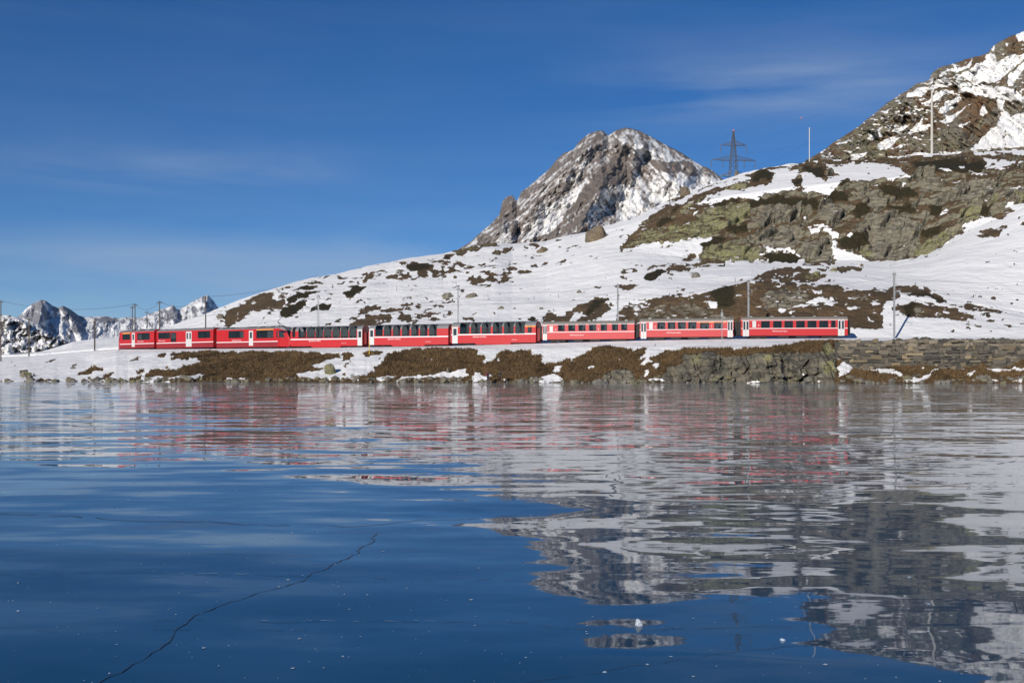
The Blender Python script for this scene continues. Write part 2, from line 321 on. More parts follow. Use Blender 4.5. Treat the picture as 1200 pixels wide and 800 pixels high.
paint('d', 950, 300, 4.8, [(520,215),(580,200),(650,195),(700,225),(760,240),(740,262),(690,240),(640,212)], [(520,275),(600,262),(590,330),(540,335)], ell(998,333,14,9))
paint('r', 950, 300, 4.8, [(570,300),(620,290),(660,320),(640,340),(600,335)], [(680,315),(740,305),(760,340),(690,348)])
paint('s', 950, 300, 4.8, [(735,295),(790,310),(800,328),(750,312)])
# the big outcrop on the right
paint('m', 0, 0, 1, [(725,293),(740,275),(752,262),(770,250),(790,238),(806,232),(830,222),(860,212),(900,196),(945,190),(960,187),(1060,182),(1200,170),(1460,170),(1460,243),(1200,239),(1178,240),(1188,248),(1174,257),(1161,252),(1146,257),(1126,263),(1131,271),(1113,279),(1105,287),(1081,298),(1059,302),(1024,305.5),(994,293.5),(982,290),(975,306),(968,309),(940,300),(925,291),(915,296),(900,298),(896,304),(880,307),(860,306),(820,305),(823,293),(835,278),(810,280),(785,284),(760,284),(740,287)])
paint('l', 720, 170, 5, [(20,620),(60,590),(130,545),(200,500),(330,470),(480,420),(600,370),(700,330),(790,330),(790,400),(760,450),(640,480),(600,530),(460,545),(330,570),(200,580),(100,600)], [(370,390),(430,350),(520,300),(640,260),(790,235),(800,250),(640,280),(560,300),(480,350),(420,390)],
  [(520,600),(700,570),(840,580),(870,640),(840,680),(640,690),(500,670)], [(450,280),(520,250),(600,225),(700,195),(680,205),(560,245)], [(1080,230),(1150,225),(1170,250),(1120,265)])
paint('r', 720, 170, 5, [(800,420),(860,360),(1000,340),(1080,360),(1100,420),(980,440),(860,460)], [(860,540),(900,480),(1000,470),(1090,480),(1080,570),(1040,610),(960,590),(880,580)], [(1080,610),(1200,560),(1300,570),(1300,700),(1140,690)])
paint('r', 940, 170, 4.615, [(300,450),(360,380),(500,360),(600,400),(640,440),(600,560),(560,610),(400,625),(330,590),(380,520)], [(650,150),(720,140),(730,200),(680,260),(630,250)], [(80,330),(200,330),(270,370),(180,410),(90,410)], [(300,250),(420,240),(460,300),(400,340),(320,300)],
  [(820,230),(960,190),(1080,220),(1040,300),(900,310),(800,270)], [(690,290),(790,255),(800,300),(720,315)], [(1000,290),(1100,250),(1200,260),(1200,310),(1020,320)])
paint('l', 940, 170, 4.615, [(850,350),(960,330),(980,390),(900,420),(850,410)], [(600,560),(760,470),(840,460),(770,530),(660,590)], [(310,540),(360,530),(390,590),(330,600)], [(1020,270),(1060,290),(1040,320),(1000,310)], [(1150,270),(1200,265),(1200,300),(1150,310)])
paint('d', 940, 170, 4.615, [(200,500),(360,460),(370,520),(290,560),(210,550)], [(280,330),(370,310),(360,360),(290,390)], [(400,230),(580,230),(640,280),(500,290),(420,270)], [(100,260),(220,250),(270,300),(140,310)], [(600,330),(450,330),(520,370),(620,360)], [(590,90),(800,80),(1000,100),(980,150),(840,160),(620,130)],
  [(690,320),(770,320),(760,370),(700,380)], [(960,330),(1020,330),(1010,380),(970,385)], [(640,460),(760,430),(740,480),(650,490)], [(0,120),(100,120),(140,180),(60,180)], [(265,120),(380,115),(370,140),(280,142)], [(190,180),(230,175),(230,240),(195,230)])
paint('d', 720, 170, 5, [(790,310),(960,310),(1080,310),(1180,330),(1200,380),(1050,360),(900,350),(800,370)], [(640,470),(700,460),(790,460),(780,500),(690,510),(650,490)], [(500,590),(580,540),(680,540),(620,580),(540,600)], [(560,370),(640,335),(720,312),(780,312),(720,330),(620,365)], [(600,420),(660,415),(650,435),(600,435)],
  [(230,480),(290,430),(350,440),(280,470)], [(320,400),(380,355),(385,375),(330,402)], [(800,185),(880,150),(940,160),(920,200),(820,215)], [(1030,220),(1110,215),(1090,245),(1040,240)], [(960,155),(1040,145),(1020,165),(970,170)], [(850,620),(1000,640),(1100,650),(1080,690),(900,690)])
paint('h', 720, 170, 5, [(330,470),(420,420),(540,380),(600,370),(480,430),(400,460)], [(275,365),(340,325),(390,300),(440,290),(380,330),(300,365)], [(820,245),(890,225),(880,245)])
paint('h', 940, 170, 4.615, [(180,450),(270,410),(300,440),(260,490),(190,490)], [(840,160),(1060,170),(1040,220),(860,200)], [(935,490),(960,465),(1010,450),(1090,465),(1050,485),(960,500)], [(1040,440),(1110,435),(1100,452)], [(1170,425),(1230,420),(1230,438)], ell(1120,482,9,6), ell(1178,395,9,6))
paint('s', 720, 170, 5, [(480,355),(560,310),(590,290),(650,270),(760,265),(820,248),(900,242),(930,205),(945,170),(890,150),(980,143),(1060,150),(1090,160),(1060,190),(1030,215),(1050,240),(1100,255),(1080,272),(1000,280),(900,292),(840,325),(810,312),(730,308),(660,326),(600,348),(540,372),(575,342)],
  [(290,372),(400,315),(530,255),(620,228),(760,188),(800,182),(795,215),(680,233),(560,262),(480,298),(390,355)], [(455,418),(510,385),(500,405),(460,420)], [(870,125),(1070,112),(1070,128),(920,133)], [(860,585),(960,590),(1100,640),(1140,690),(1100,660),(1000,620),(900,620),(880,650),(850,640),(905,620)], [(1130,475),(1200,470),(1200,520),(1150,500)],
  [(500,560),(580,535),(560,560),(500,580),(510,605),(560,580),(480,625),(400,660),(360,690),(0,700),(0,640),(200,585),(330,575)])
paint('s', 940, 170, 4.615, [(110,98),(300,100),(480,105),(560,92),(585,98),(500,118),(560,145),(595,180),(560,190),(430,182),(260,210),(230,180),(205,215),(180,235),(130,200),(160,170),(205,165),(160,130)], [(0,150),(60,160),(110,190),(180,240),(150,270),(100,275),(80,250),(20,265),(0,260)],
  [(540,205),(570,208),(595,230),(545,225)], [(735,120),(790,125),(820,148),(770,140)], [(895,138),(960,155),(985,173),(940,165)], [(970,78),(1040,85),(1190,95),(1180,110),(1100,125),(1000,128),(1000,100)], [(1110,235),(1200,225),(1200,252),(1150,245)], [(740,380),(790,340),(800,355),(760,388)],
  [(90,440),(140,428),(200,490),(190,500),(150,470),(95,455)], [(30,440),(85,440),(85,475),(40,455)], [(165,510),(185,508),(190,560),(180,590),(165,550)], [(240,482),(278,482),(270,495),(245,493)], [(10,380),(30,385),(25,402)], [(670,300),(690,300),(690,315)], [(980,305),(1005,308),(990,320)], [(840,115),(890,105),(860,130)],
  [(580,45),(700,38),(860,42),(850,58),(700,64),(600,58)], [(930,42),(1200,25),(1400,20),(1400,55),(1200,58),(950,56)])
# lake bank
paint('h', 0, 395, 6, [(545,265),(600,245),(650,217),(720,222),(730,240),(680,235),(640,265),(600,273)], [(900,180),(960,150),(1010,140),(970,165),(910,180)], [(1110,130),(1170,115),(1160,145),(1120,148)],
  [(1010,275),(1060,235),(1110,235),(1200,230),(1200,285),(1100,275),(1040,290)], [(920,300),(990,270),(1000,290),(960,318),(920,318)], [(950,245),(1000,235),(1010,245),(960,257)], [(710,300),(760,265),(800,258),(770,285),(720,310)], ell(865,112,10,4), ell(255,270,12,6), ell(290,303,40,8), ell(1180,215,14,8), ell(80,175,12,4), ell(640,300,12,8), ell(490,296,24,10))
paint('r', 0, 395, 6, [(320,192),(350,160),(395,150),(380,162),(340,184)], [(500,210),(535,197),(515,218)], [(150,285),(150,230),(215,225),(180,262)], [(185,305),(190,275),(220,250),(212,305)], [(1200,280),(1100,290),(1080,318),(1200,318)])
paint('h', 200, 395, 6, [(0,115),(150,100),(260,100),(400,110),(580,98),(700,98),(850,108),(1000,115),(1180,112),(1190,130),(1175,155),(1080,165),(990,212),(1075,230),(1050,240),(890,265),(910,290),(1010,300),(1200,310),(1200,350),(0,350)])
paint('s', 200, 395, 6, [(0,175),(60,150),(90,165),(140,145),(195,150),(200,185),(140,205),(70,215),(0,240)], [(0,290),(100,280),(200,262),(245,270),(200,290),(150,300),(0,308)], [(390,298),(440,293),(430,305),(395,308)], [(470,300),(520,290),(510,305)], [(0,135),(30,135),(20,150),(0,152)],
  [(990,212),(1080,170),(1180,155),(1200,150),(1200,310),(1130,285),(1110,300),(1010,298),(900,275),(885,262),(1000,245),(1050,240),(1075,230)], ell(545,180,14,4), ell(285,293,8,5))
paint('h', 400, 395, 6, [(0,140),(20,120),(80,120),(75,150),(0,170)], [(140,115),(200,98),(300,110),(230,135),(160,130)], [(5,230),(60,160),(70,165),(20,230)], [(0,270),(40,260),(30,280)], [(50,275),(100,265),(95,280)], ell(262,160,16,6), [(230,212),(300,195),(290,215),(240,225)], [(0,300),(60,304),(120,312),(120,330),(0,330)],
  [(120,300),(170,270),(240,235),(280,200),(300,160),(350,105),(450,95),(520,85),(650,82),(780,80),(840,90),(960,85),(950,120),(1010,130),(1000,190),(1080,160),(1110,120),(1150,100),(1200,105),(1200,350),(120,350)])
paint('s', 400, 395, 6, [(250,290),(320,265),(340,280),(400,275),(340,300),(260,314)], [(370,310),(440,270),(540,265),(620,275),(690,260),(800,250),(870,230),(880,255),(910,265),(860,300),(810,310),(795,285),(775,285),(765,302),(600,295),(500,292),(420,312)], [(910,314),(930,260),(980,250),(1000,280),(1060,265),(1040,314)], [(1130,314),(1150,298),(1165,314)], ell(1110,168,12,6), ell(640,158,16,4))
paint('h', 600, 395, 6, [(0,120),(60,100),(130,95),(140,130),(200,120),(210,185),(260,190),(300,190),(400,155),(440,150),(520,110),(600,70),(690,62),(780,75),(840,82),(850,95),(940,85),(945,120),(900,165),(960,150),(1040,130),(1080,100),(1200,95),(1200,350),(0,350)])
paint('r', 600, 395, 6, [(590,350),(640,270),(720,230),(800,220),(860,260),(900,350)], [(80,330),(110,285),(160,270),(150,318)])
paint('k', 600, 395, 6, [(1040,350),(1050,260),(1120,215),(1200,190),(1200,350)])
paint('s', 600, 395, 6, [(300,250),(310,210),(355,198),(345,235),(320,255)], [(140,314),(180,285),(280,262),(340,275),(342,314),(240,318)], [(520,218),(570,195),(575,212),(530,222)], [(895,200),(970,145),(975,180),(930,205)], [(985,195),(1010,185),(1035,205),(1020,250),(1000,225)], [(915,295),(935,235),(970,235),(960,275)],
  [(750,160),(780,150),(770,165)], [(400,190),(430,150),(440,170)], [(55,314),(65,290),(75,314)], [(1070,150),(1105,110),(1095,135)], [(690,320),(760,310),(830,316),(760,324)], [(980,300),(1060,292),(1090,312),(960,316)])
paint('h', 800, 395, 6, [(0,75),(60,95),(200,85),(330,80),(360,95),(500,80),(650,75),(760,50),(850,30),(1000,30),(1060,20),(1200,30),(1200,350),(0,350)])
paint('k', 800, 395, 6, [(0,140),(60,120),(180,105),(300,130),(420,140),(540,110),(640,120),(760,110),(900,110),(1000,100),(1060,100),(1075,200),(1060,350),(0,350)])
paint('l', 800, 395, 6, [(960,190),(1060,170),(1070,240),(1000,280)], [(970,60),(1050,40),(1060,110),(990,110)], [(560,130),(620,120),(600,190),(570,190)], [(60,130),(130,110),(110,190),(60,200)])
paint('s', 800, 395, 6, [(1060,155),(1100,120),(1150,145),(1120,160)], [(1070,220),(1110,210),(1160,165),(1200,180),(1200,230),(1150,270),(1090,290),(1110,240)], [(440,318),(520,312),(560,320),(500,326)], [(940,312),(975,305),(980,318)], ell(860,262,10,10))
paint('h', 1000, 380, 6, [(-10,125),(1500,118),(2700,118),(2700,440),(-10,440)])
paint('r', 1000, 380, 6, [(200,128),(260,106),(2700,106),(2700,150),(200,150)])
paint('s', 1000, 380, 6, [(-10,262),(130,300),(250,320),(330,345),(370,380),(460,385),(540,350),(560,320),(600,305),(560,345),(490,410),(360,412),(350,370),(250,350),(210,370),(180,340),(100,325),(0,310),(-10,310)], [(630,297),(740,295),(800,320),(700,306)], [(790,350),(860,330),(870,350),(820,365)],
  [(915,310),(980,308),(1090,318),(1200,305),(1320,300),(1330,318),(1200,320),(1080,332),(980,332)], [(1100,402),(1190,390),(1180,412)], [(400,330),(425,315),(420,332)], [(460,315),(500,315),(500,330)], [(720,400),(750,392),(755,405)], [(950,405),(1000,400),(1040,410),(970,415)])
paint('r', 1000, 380, 6, [(1010,390),(1040,362),(1070,385),(1110,375),(1090,405),(1020,408)], [(400,370),(460,350),(470,380),(420,385)])
def gblur(a, s):
    r = int(3*s)+1; k = np.exp(-np.arange(-r, r+1)**2/(2*s*s)); k /= k.sum()
    p = np.pad(a, ((r, r), (0, 0)), 'edge'); a = sum(k[i]*p[i:i+a.shape[0]] for i in range(2*r+1))
    p = np.pad(a, ((0, 0), (r, r)), 'edge'); return sum(k[i]*p[:, i:i+a.shape[1]] for i in range(2*r+1))
def bilin(a, x, y):
    x = np.clip(x, 0, a.shape[1]-1.001); y = np.clip(y, 0, a.shape[0]-1.001)
    ix = x.astype(int); iy = y.astype(int); fx = x-ix; fy = y-iy
    return (a[iy, ix]*(1-fx)+a[iy, ix+1]*fx)*(1-fy)+(a[iy+1, ix]*(1-fx)+a[iy+1, ix+1]*fx)*fy
NEARBY = gblur(gblur(COVER['snow'], 7), 5)
COVER = {k: gblur(v, {'snow': 1.1, 'dark': 3.5}.get(k, 2.2)) for k, v in COVER.items()}
COVER['nearby'] = NEARBY
def cover(px, py):
    z = np.zeros_like(px)
    wx = fbm(px/9, py/6, z, 3, 101)*8.0+fbm(px/3.0, py/1.8, z, 3, 111)*5.5
    wy = fbm(px/9, py/6, z+9, 3, 121)*4.4+fbm(px/3.0, py/1.8, z+9, 3, 131)*3.2
    x = (px+wx-MX0)*MS; y = (py+wy-MY0)*MS
    return {k: bilin(v, x, y) for k, v in COVER.items()}

# ------------------------------------------------------------------ near land: lake shore, bank, railway shelf, hill, crest
D_shore = tab([(-450,205),(-250,190),(0,174),(200,163),(400,158),(600,155),(800,151),(1000,147),(1200,144.5),(1450,141),(1700,139)])
D_track = tab([(-450,430),(-250,350),(0,275),(34,264),(111,240),(137,232),(181,222),(252,209),(339,198),(424,192),(526,186),(630,180),(746,175.5),(855,172),(993,170),(1200,168),(1450,166),(1700,165)])
Y_rail = tab([(-450,421),(-250,420),(0,419),(34,418),(111,411.5),(137,410),(181,410),(252,409.5),(339,409),(424,407.8),(526,406.3),(630,403.5),(746,400.3),(855,398.3),(993,397.4),(1200,397),(1450,396.8),(1700,396.5)])
Y_top = tab([(-450,436),(-250,434),(0,432),(100,424),(137,417),(200,412.5),(330,411.5),(400,412),(430,410),(560,409),(620,410.5),(700,408),(760,407.5),(840,409),(900,406),(940,402.5),(980,401.5),(1000,401),(1700,401)])
Y_sky = tab([(-450,424),(-250,421),(0,417.5),(20,417),(45,414),(70,406),(85,401),(110,397),(137,395),(165,391),(200,382),(240,368),(255,362),(280,352),(310,341.5),(340,332),(370,325),(400,320),(430,312),(455,308),(470,304),(500,300),(520,297),(545,291),(560,287),(580,284),(600,286),(640,283),(660,277),(690,272),(700,268),(740,257),(760,248),(780,237),(800,227),(820,220),(850,210),(870,204),(900,197),(930,192),(945,190),(960,188),(1000,187.5),(1040,185),(1090,181),(1130,180),(1200,175),(1300,172),(1700,150)])
D_sky = tab([(-450,480),(-250,420),(0,305),(137,320),(250,330),(400,360),(530,400),(650,430),(750,430),(800,415),(860,400),(950,400),(1050,400),(1200,405),(1700,400)])
def zz(py, d): return CH+(HY-py)/F*d
def build_near():
    px = np.concatenate([np.arange(-450, -40, 6), np.arange(-40, 1240, 1.15), np.arange(1240, 1700, 5)])
    ds, dt = D_shore(px), D_track(px)
    ds = ds+fbm(px/30, px*0, px*0, 4, 5)*4.0
    zr = zz(Y_rail(px), dt)
    r = np.interp(px, [960, 1000], [0, 1]); cl = np.interp(px, [780, 830, 960, 990], [0, 1, 1, 0])
    fr = np.interp(px, [-450, 0, 137, 220], [.45, .45, .6, .72])
    dtop = ds+fr*(dt-3.5-ds); dtop = dtop*(1-cl)+(ds+8.0)*cl; dtop = dtop*(1-r)+(ds+9.0)*r
    ztop = zz(Y_top(px), dtop)
    dmid = (ds*.5+dtop*.5); zmid = ztop*.58
    dmid = dmid*(1-cl)+(ds+2.6)*cl; zmid = zmid*(1-cl)+3.6*cl
    dmid = dmid*(1-r)+(ds+6.2)*r; zmid = zmid*(1-r)+2.3*r
    dcr, ycr = D_sky(px), Y_sky(px)
    yj = ycr+fbm(px/14, px*0, px*0+3, 4, 8)*np.interp(px, [0, 200, 700, 900], [0.4, 1.6, 3, 3.5])
    zcr = zz(ycr, dcr); zjag = zz(yj, dcr)
    df, zf = dt+6, zr+0.55
    e = np.interp(px, [600, 780], [0, 1])                     # to the right the slope has a ledge, a cliff and a shoulder
    y7 = np.interp(px, [700, 800, 880, 960, 1050, 1200, 1700], [362, 348, 332, 335, 345, 362, 362])
    y8 = np.interp(px, [700, 800, 860, 950, 1050, 1090, 1130, 1200, 1700], [293, 300, 305, 305, 303, 293, 270, 243, 240])
    y9 = np.interp(px, [700, 760, 800, 860, 920, 1000, 1100, 1200, 1700], [272, 258, 243, 230, 222, 214, 200, 198, 190])
    d7 = (df+.28*(dcr-df))*(1-e)+(dt+28)*e; d8 = (df+.52*(dcr-df))*(1-e)+(dt+108)*e; d9 = (df+.78*(dcr-df))*(1-e)+np.minimum(dt+150, dcr-40)*e
    z7 = (zf+.27*(zcr-zf))*(1-e)+zz(y7, dt+28)*e; z8 = (zf+.55*(zcr-zf))*(1-e)+zz(y8, dt+108)*e; z9 = (zf+.82*(zcr-zf))*(1-e)+zz(y9, np.minimum(dt+150, dcr-40))*e
    K = [(ds-7, px*0-.7), (ds, px*0-.02), (dmid, zmid), (dtop, ztop), (dt-1.2, zr+.12), (dt+2.8, zr-.2), (df, zf), (d7, z7), (d8, z8), (d9, z9), (dcr*.985+d9*.015, zcr*.985+z9*.015), (dcr, zjag), (dcr+70, zcr-2), (dcr+260, zcr-16), (dcr+700, zcr-80)]
    N = [5, 44, 34, 10, 10, 8, 74, 80, 120, 60, 3, 8, 6, 5]
    D, Z, T = [], [], []
    for k, n in enumerate(N):
        for i in range(n):
            t = i/n; D.append(K[k][0]*(1-t)+K[k+1][0]*t); Z.append(K[k][1]*(1-t)+K[k+1][1]*t); T.append(k+t)
    D.append(K[-1][0]); Z.append(K[-1][1]); T.append(len(N))
    D = np.array(D); Z = np.array(Z); T = np.array(T)[:, None]+0*px[None]
    Zs = Z.copy()
    for _ in range(8): Zs[1:-1] = (Zs[:-2]+2*Zs[1:-1]+Zs[2:])/4
    keep = np.clip((T-5.6)/1.0, 0, 1)*np.clip((9.9-T)/.3, 0, 1); Z = Z*(1-keep)+Zs*keep
    PX = px[None]+0*D; X = (PX-CX)/F*D
    PY = HY-(Z-CH)*F/D
    c = cover(PX, PY)
    # small scattered tufts between the traced patches
    t = fbm(PX/8+PY/9, PY/2.3-PX/40, PX*0, 4, 55, .6)
    dens = np.where(T > 6.2, .06, .0)+np.clip(fbm(PX/80, PY/40, PX*0, 2, 77), 0, 1)*.22
    dens = dens+.05*np.clip(1-np.abs(PX-480)/240, 0, 1)
    dens = dens*np.clip((T-6.2)*3, 0, 1)*np.interp(PX, [-40, 160, 260, 1300], [0, 0, 1, 1])
    nb = c.pop('nearby'); hill = np.clip((T-6.2)*3, 0, 1)*np.interp(PX, [-40, 160, 260, 1300], [0, 0, 1, 1])
    dens = dens+np.clip((1-nb)*1.6, 0, .9)*.2*hill
    tuft = np.clip((t-(.30-dens))*14, 0, 1)
    c['snow'] = np.minimum(c['snow'], 1-tuft*.9)
    spot = np.clip((fbm(PX/6, PY/2.6, PX*0+5, 4, 57)-(.31-np.clip(nb-.25, 0, .5)*.30))*14, 0, 1)*np.clip((T-1.2)*3, 0, 1)
    c['snow'] = np.maximum(c['snow'], spot*.9*(T > 5.9))
    sno, roc = c['snow'], c['rock']
    hard = np.clip((1-sno)*(roc*1.3+.1), 0, 1)
    calm = np.clip(np.abs(T-4.5)-.7, 0, 1); calm = np.minimum(calm, np.clip((T-.95)*6, 0, 1))
    dz = fbm(X/22, D/22, PX*0, 3, 21)*1.6*np.clip((T-6)*1.2, 0, 1)*np.clip((10-T)*2, 0, 1)+fbm(X/5, D/5, PX*0, 3, 31)*.35*calm
    heath = (1-sno)*(1-roc)
    dz = dz+heath*(fbm(X/1.1, D/1.1, Z/1.1, 4, 41)*.55+.05)*calm+sno*.10*calm
    # crags: broken blocks with tilted faces, two sizes, in a frame dipping to the left
    ca, sa = math.cos(.5), math.sin(.5)
    A = X*ca+Z*sa*1.2; B = -X*sa+Z*ca*1.2+D*.35
    big = np.clip((T-7.6)*2, 0, 1)*np.clip((10.2-T)*2, 0, 1)*np.interp(PX, [650, 760], [0, 1])
    f1, f2, cid, gx, gy = voro(A/9+fbm(X/6, Z/6, PX*0, 3, 61), B/5.5+fbm(X/6, Z/6, PX*0+4, 3, 62), 3)
    rk = (cid-.5)*2.6+(gx*2*(cid-.3)+gy*1.5)*1.0-2.6*np.exp(-(f2-f1)/.075)
    f1, f2, cid, gx, gy = voro(A/3.0+fbm(X/2, Z/2, PX*0, 3, 63), B/2.0+fbm(X/2, Z/2, PX*0+4, 3, 64), 5)
    rk2 = (cid-.5)*.8+(gx*(cid-.2)+gy*.6)*.8-.9*np.exp(-(f2-f1)/.06)+(ridged(A/9, B/2.6, PX*0, 4, 71, .5)-.5)*1.0
    f1, f2, cid, gx, gy = voro(A/1.1+fbm(X, Z, PX*0, 2, 65), B/.8+fbm(X, Z, PX*0+4, 2, 66), 9)
    rk3 = (cid-.5)*.2+gx*.15-.12*np.exp(-(f2-f1)/.05)+(ridged(A/2, B/.6, PX*0+3, 3, 73, .5)-.5)*.22
    low = np.clip((2.9-T)*3, 0, 1)*np.clip((T-.9)*6, 0, 1)
    # upright slabs of the cliff by the water
    f1, f2, cid, gx, gy = voro(X/1.7+fbm(X/2, Z/2, D*0, 3, 67)*1.2, Z/3.4+fbm(X/2, Z/2, D*0+2, 2, 68), 13)
    slab = (cid-.5)*.8+gx*.7-.8*np.exp(-(f2-f1)/.05)+(ridged(X/1.3+Z*.12, Z/4, D*0+1, 5, 75, .6)-.5)*1.5
    soft = np.interp(PX, [640, 830, 900], [.35, .35, 1.0])
    rock = hard*((rk*big*soft+rk2*(.35+.65*big)*soft+rk3)*np.where(T > 5.6, 1, 0)+(slab*1.0+rk3*1.0)*low)
    rock_ = hard*((rk*big+rk2*(.35+.65*big)+rk3)*np.where(T > 5.6, 1, 0)+(slab*1.0+rk3*1.0)*low)
    gpts = [(938,411),(946,416),(949,420),(945,428),(951,438),(940,446)]
    gd = np.full(D.shape, 99.0)
    for (ax, ay), (bx, by) in zip(gpts[:-1], gpts[1:]):
        tt = np.clip(((PX-ax)*(bx-ax)+(PY-ay)*(by-ay))/((bx-ax)**2+(by-ay)**2), 0, 1)
        gd = np.minimum(gd, np.hypot(PX-ax-tt*(bx-ax), (PY-ay-tt*(by-ay))))
    rock = rock-2.6*np.exp(-(gd/1.9)**2)*low
    X = X+rock*.10; D = D-rock*np.where(T < 3, .9, .62); Z = Z+dz+rock*np.where(T < 3, .12, .70)
    P = np.stack([X, D, Z], -1)
    # heath grows on the ledges, bare rock shows on the steep faces
    du = np.gradient(P, axis=1); dv = np.gradient(P, axis=0); nr = np.cross(du, dv); nz = np.abs(nr[..., 2])/(np.linalg.norm(nr, axis=-1)+1e-9)
    for _ in range(2): nz[1:-1, 1:-1] = (nz[:-2, 1:-1]+nz[2:, 1:-1]+nz[1:-1, :-2]+nz[1:-1, 2:]+2*nz[1:-1, 1:-1])/6
    steep = np.clip((.62-nz)*2.2, -.55, .5)*np.where(T > 6, 1.0, .35)*np.clip(c['rock']*3, 0, 1)
    c['rock'] = np.clip(c['rock']+steep, 0, 1)
    ledge = np.clip((nz-.80)*6, 0, 1)*np.clip((fbm(PX/9, PY/4, PX*0, 3, 91)-.06)*10, 0, 1)*(T > 6.5)*(c['dark'] < .3)
    c['snow'] = np.maximum(c['snow'], ledge*.9)
    o = grid_object('hillside', P, M_near, c, True)
    tag(o, 'snow patched rocky hillside rising behind the railway', None, None, 'structure')
    return px, T, P, c
NEAR = build_near()
def ground_at(px, tlo, thi, py=None, d=None):
    """a point of the near land in column px, at the row whose depth is d or whose picture row is py, between two profile stations"""
    pxs, T, P, c = NEAR; i = int(np.argmin(np.abs(pxs-px))); m = (T[:, i] >= tlo) & (T[:, i] <= thi)
    q = P[m, i]
    if d is not None: j = int(np.argmin(np.abs(q[:, 1]-d)))
    else: j = int(np.argmin(np.abs(HY-(q[:, 2]-CH)*F/q[:, 1]-py)))
    return Vector(q[j])
# ------------------------------------------------------------------ mountains
def seg_dist(PX, PY, pts):
    gd = np.full(PX.shape, 999.0)
    for (ax, ay), (bx, by) in zip(pts[:-1], pts[1:]):
        tt = np.clip(((PX-ax)*(bx-ax)+(PY-ay)*(by-ay))/((bx-ax)**2+(by-ay)**2+1e-9), 0, 1)
        gd = np.minimum(gd, np.hypot(PX-ax-tt*(bx-ax), PY-ay-tt*(by-ay)))
    return gd
def mountain(name, label, sky, pxs, ybase, d0, d1, mat, relief, field, jag=1.0, rows=150, seed=0, ridges=()):
    px = np.array(pxs, float); ys = np.interp(px, *np.array(sky, float).T)
    ys = ys+fbm(px/16, px*0, px*0, 5, seed+1, .62)*jag*4
    yb = np.interp(px, *np.array(ybase, float).T) if isinstance(ybase, list) else np.full(px.shape, float(ybase))
    t = np.linspace(0, 1, rows)[:, None]
    PY = yb[None]*(1-t)+ys[None]*t; PX = px[None]+0*PY
    dd0 = d0(px)[None]; dd1 = d1(px)[None]
    D = dd0*(1-t)+dd1*t
    push = relief(PX, PY)
    for pts, w, a in ridges: push = push+a*np.clip(1-seg_dist(PX, PY, pts)/w, 0, 1)
    D = D-push*np.clip((1-t)*12, 0, 1)*np.clip(t*8, 0, 1)
    sn, rk, dk, li = field(PX, PY)
    X = (PX-CX)/F*D; Z = CH+(HY-PY)/F*D
    P = np.stack([X, D, Z], -1)
    back = [P[-1]+np.array([0, .05*dd1[0].mean()*k, 0])-np.array([0, 0, 1])*(.03*k*k*dd1[0].mean()) for k in (1, 2, 3)]
    P = np.concatenate([P, np.array(back)], 0)
    ex = lambda a: np.concatenate([a]+[a[-1:]]*3, 0)
    o = grid_object(name, P, mat, {'snow': ex(sn), 'rock': ex(rk), 'dark': ex(dk), 'lichen': ex(li)})
    tag(o, label, None, None, 'structure'); return o
def region(PX, PY, ox, oy, s, pts, soft=1.5):
    q = np.array([(ox+x/s, oy+y/s) for x, y in pts]); ins = np.zeros(PX.shape, bool)
    for (ax, ay), (bx, by) in zip(q, np.roll(q, -1, 0)):
        if ay != by: ins ^= ((ay > PY) != (by > PY)) & (PX < (bx-ax)*(PY-ay)/(by-ay)+ax)
    return ins.astype(float)
def warp(PX, PY, a, s, seed):
    z = PX*0
    return PX+fbm(PX/s, PY/s, z, 3, seed)*a, PY+fbm(PX/s, PY/s, z+7, 3, seed+9)*a
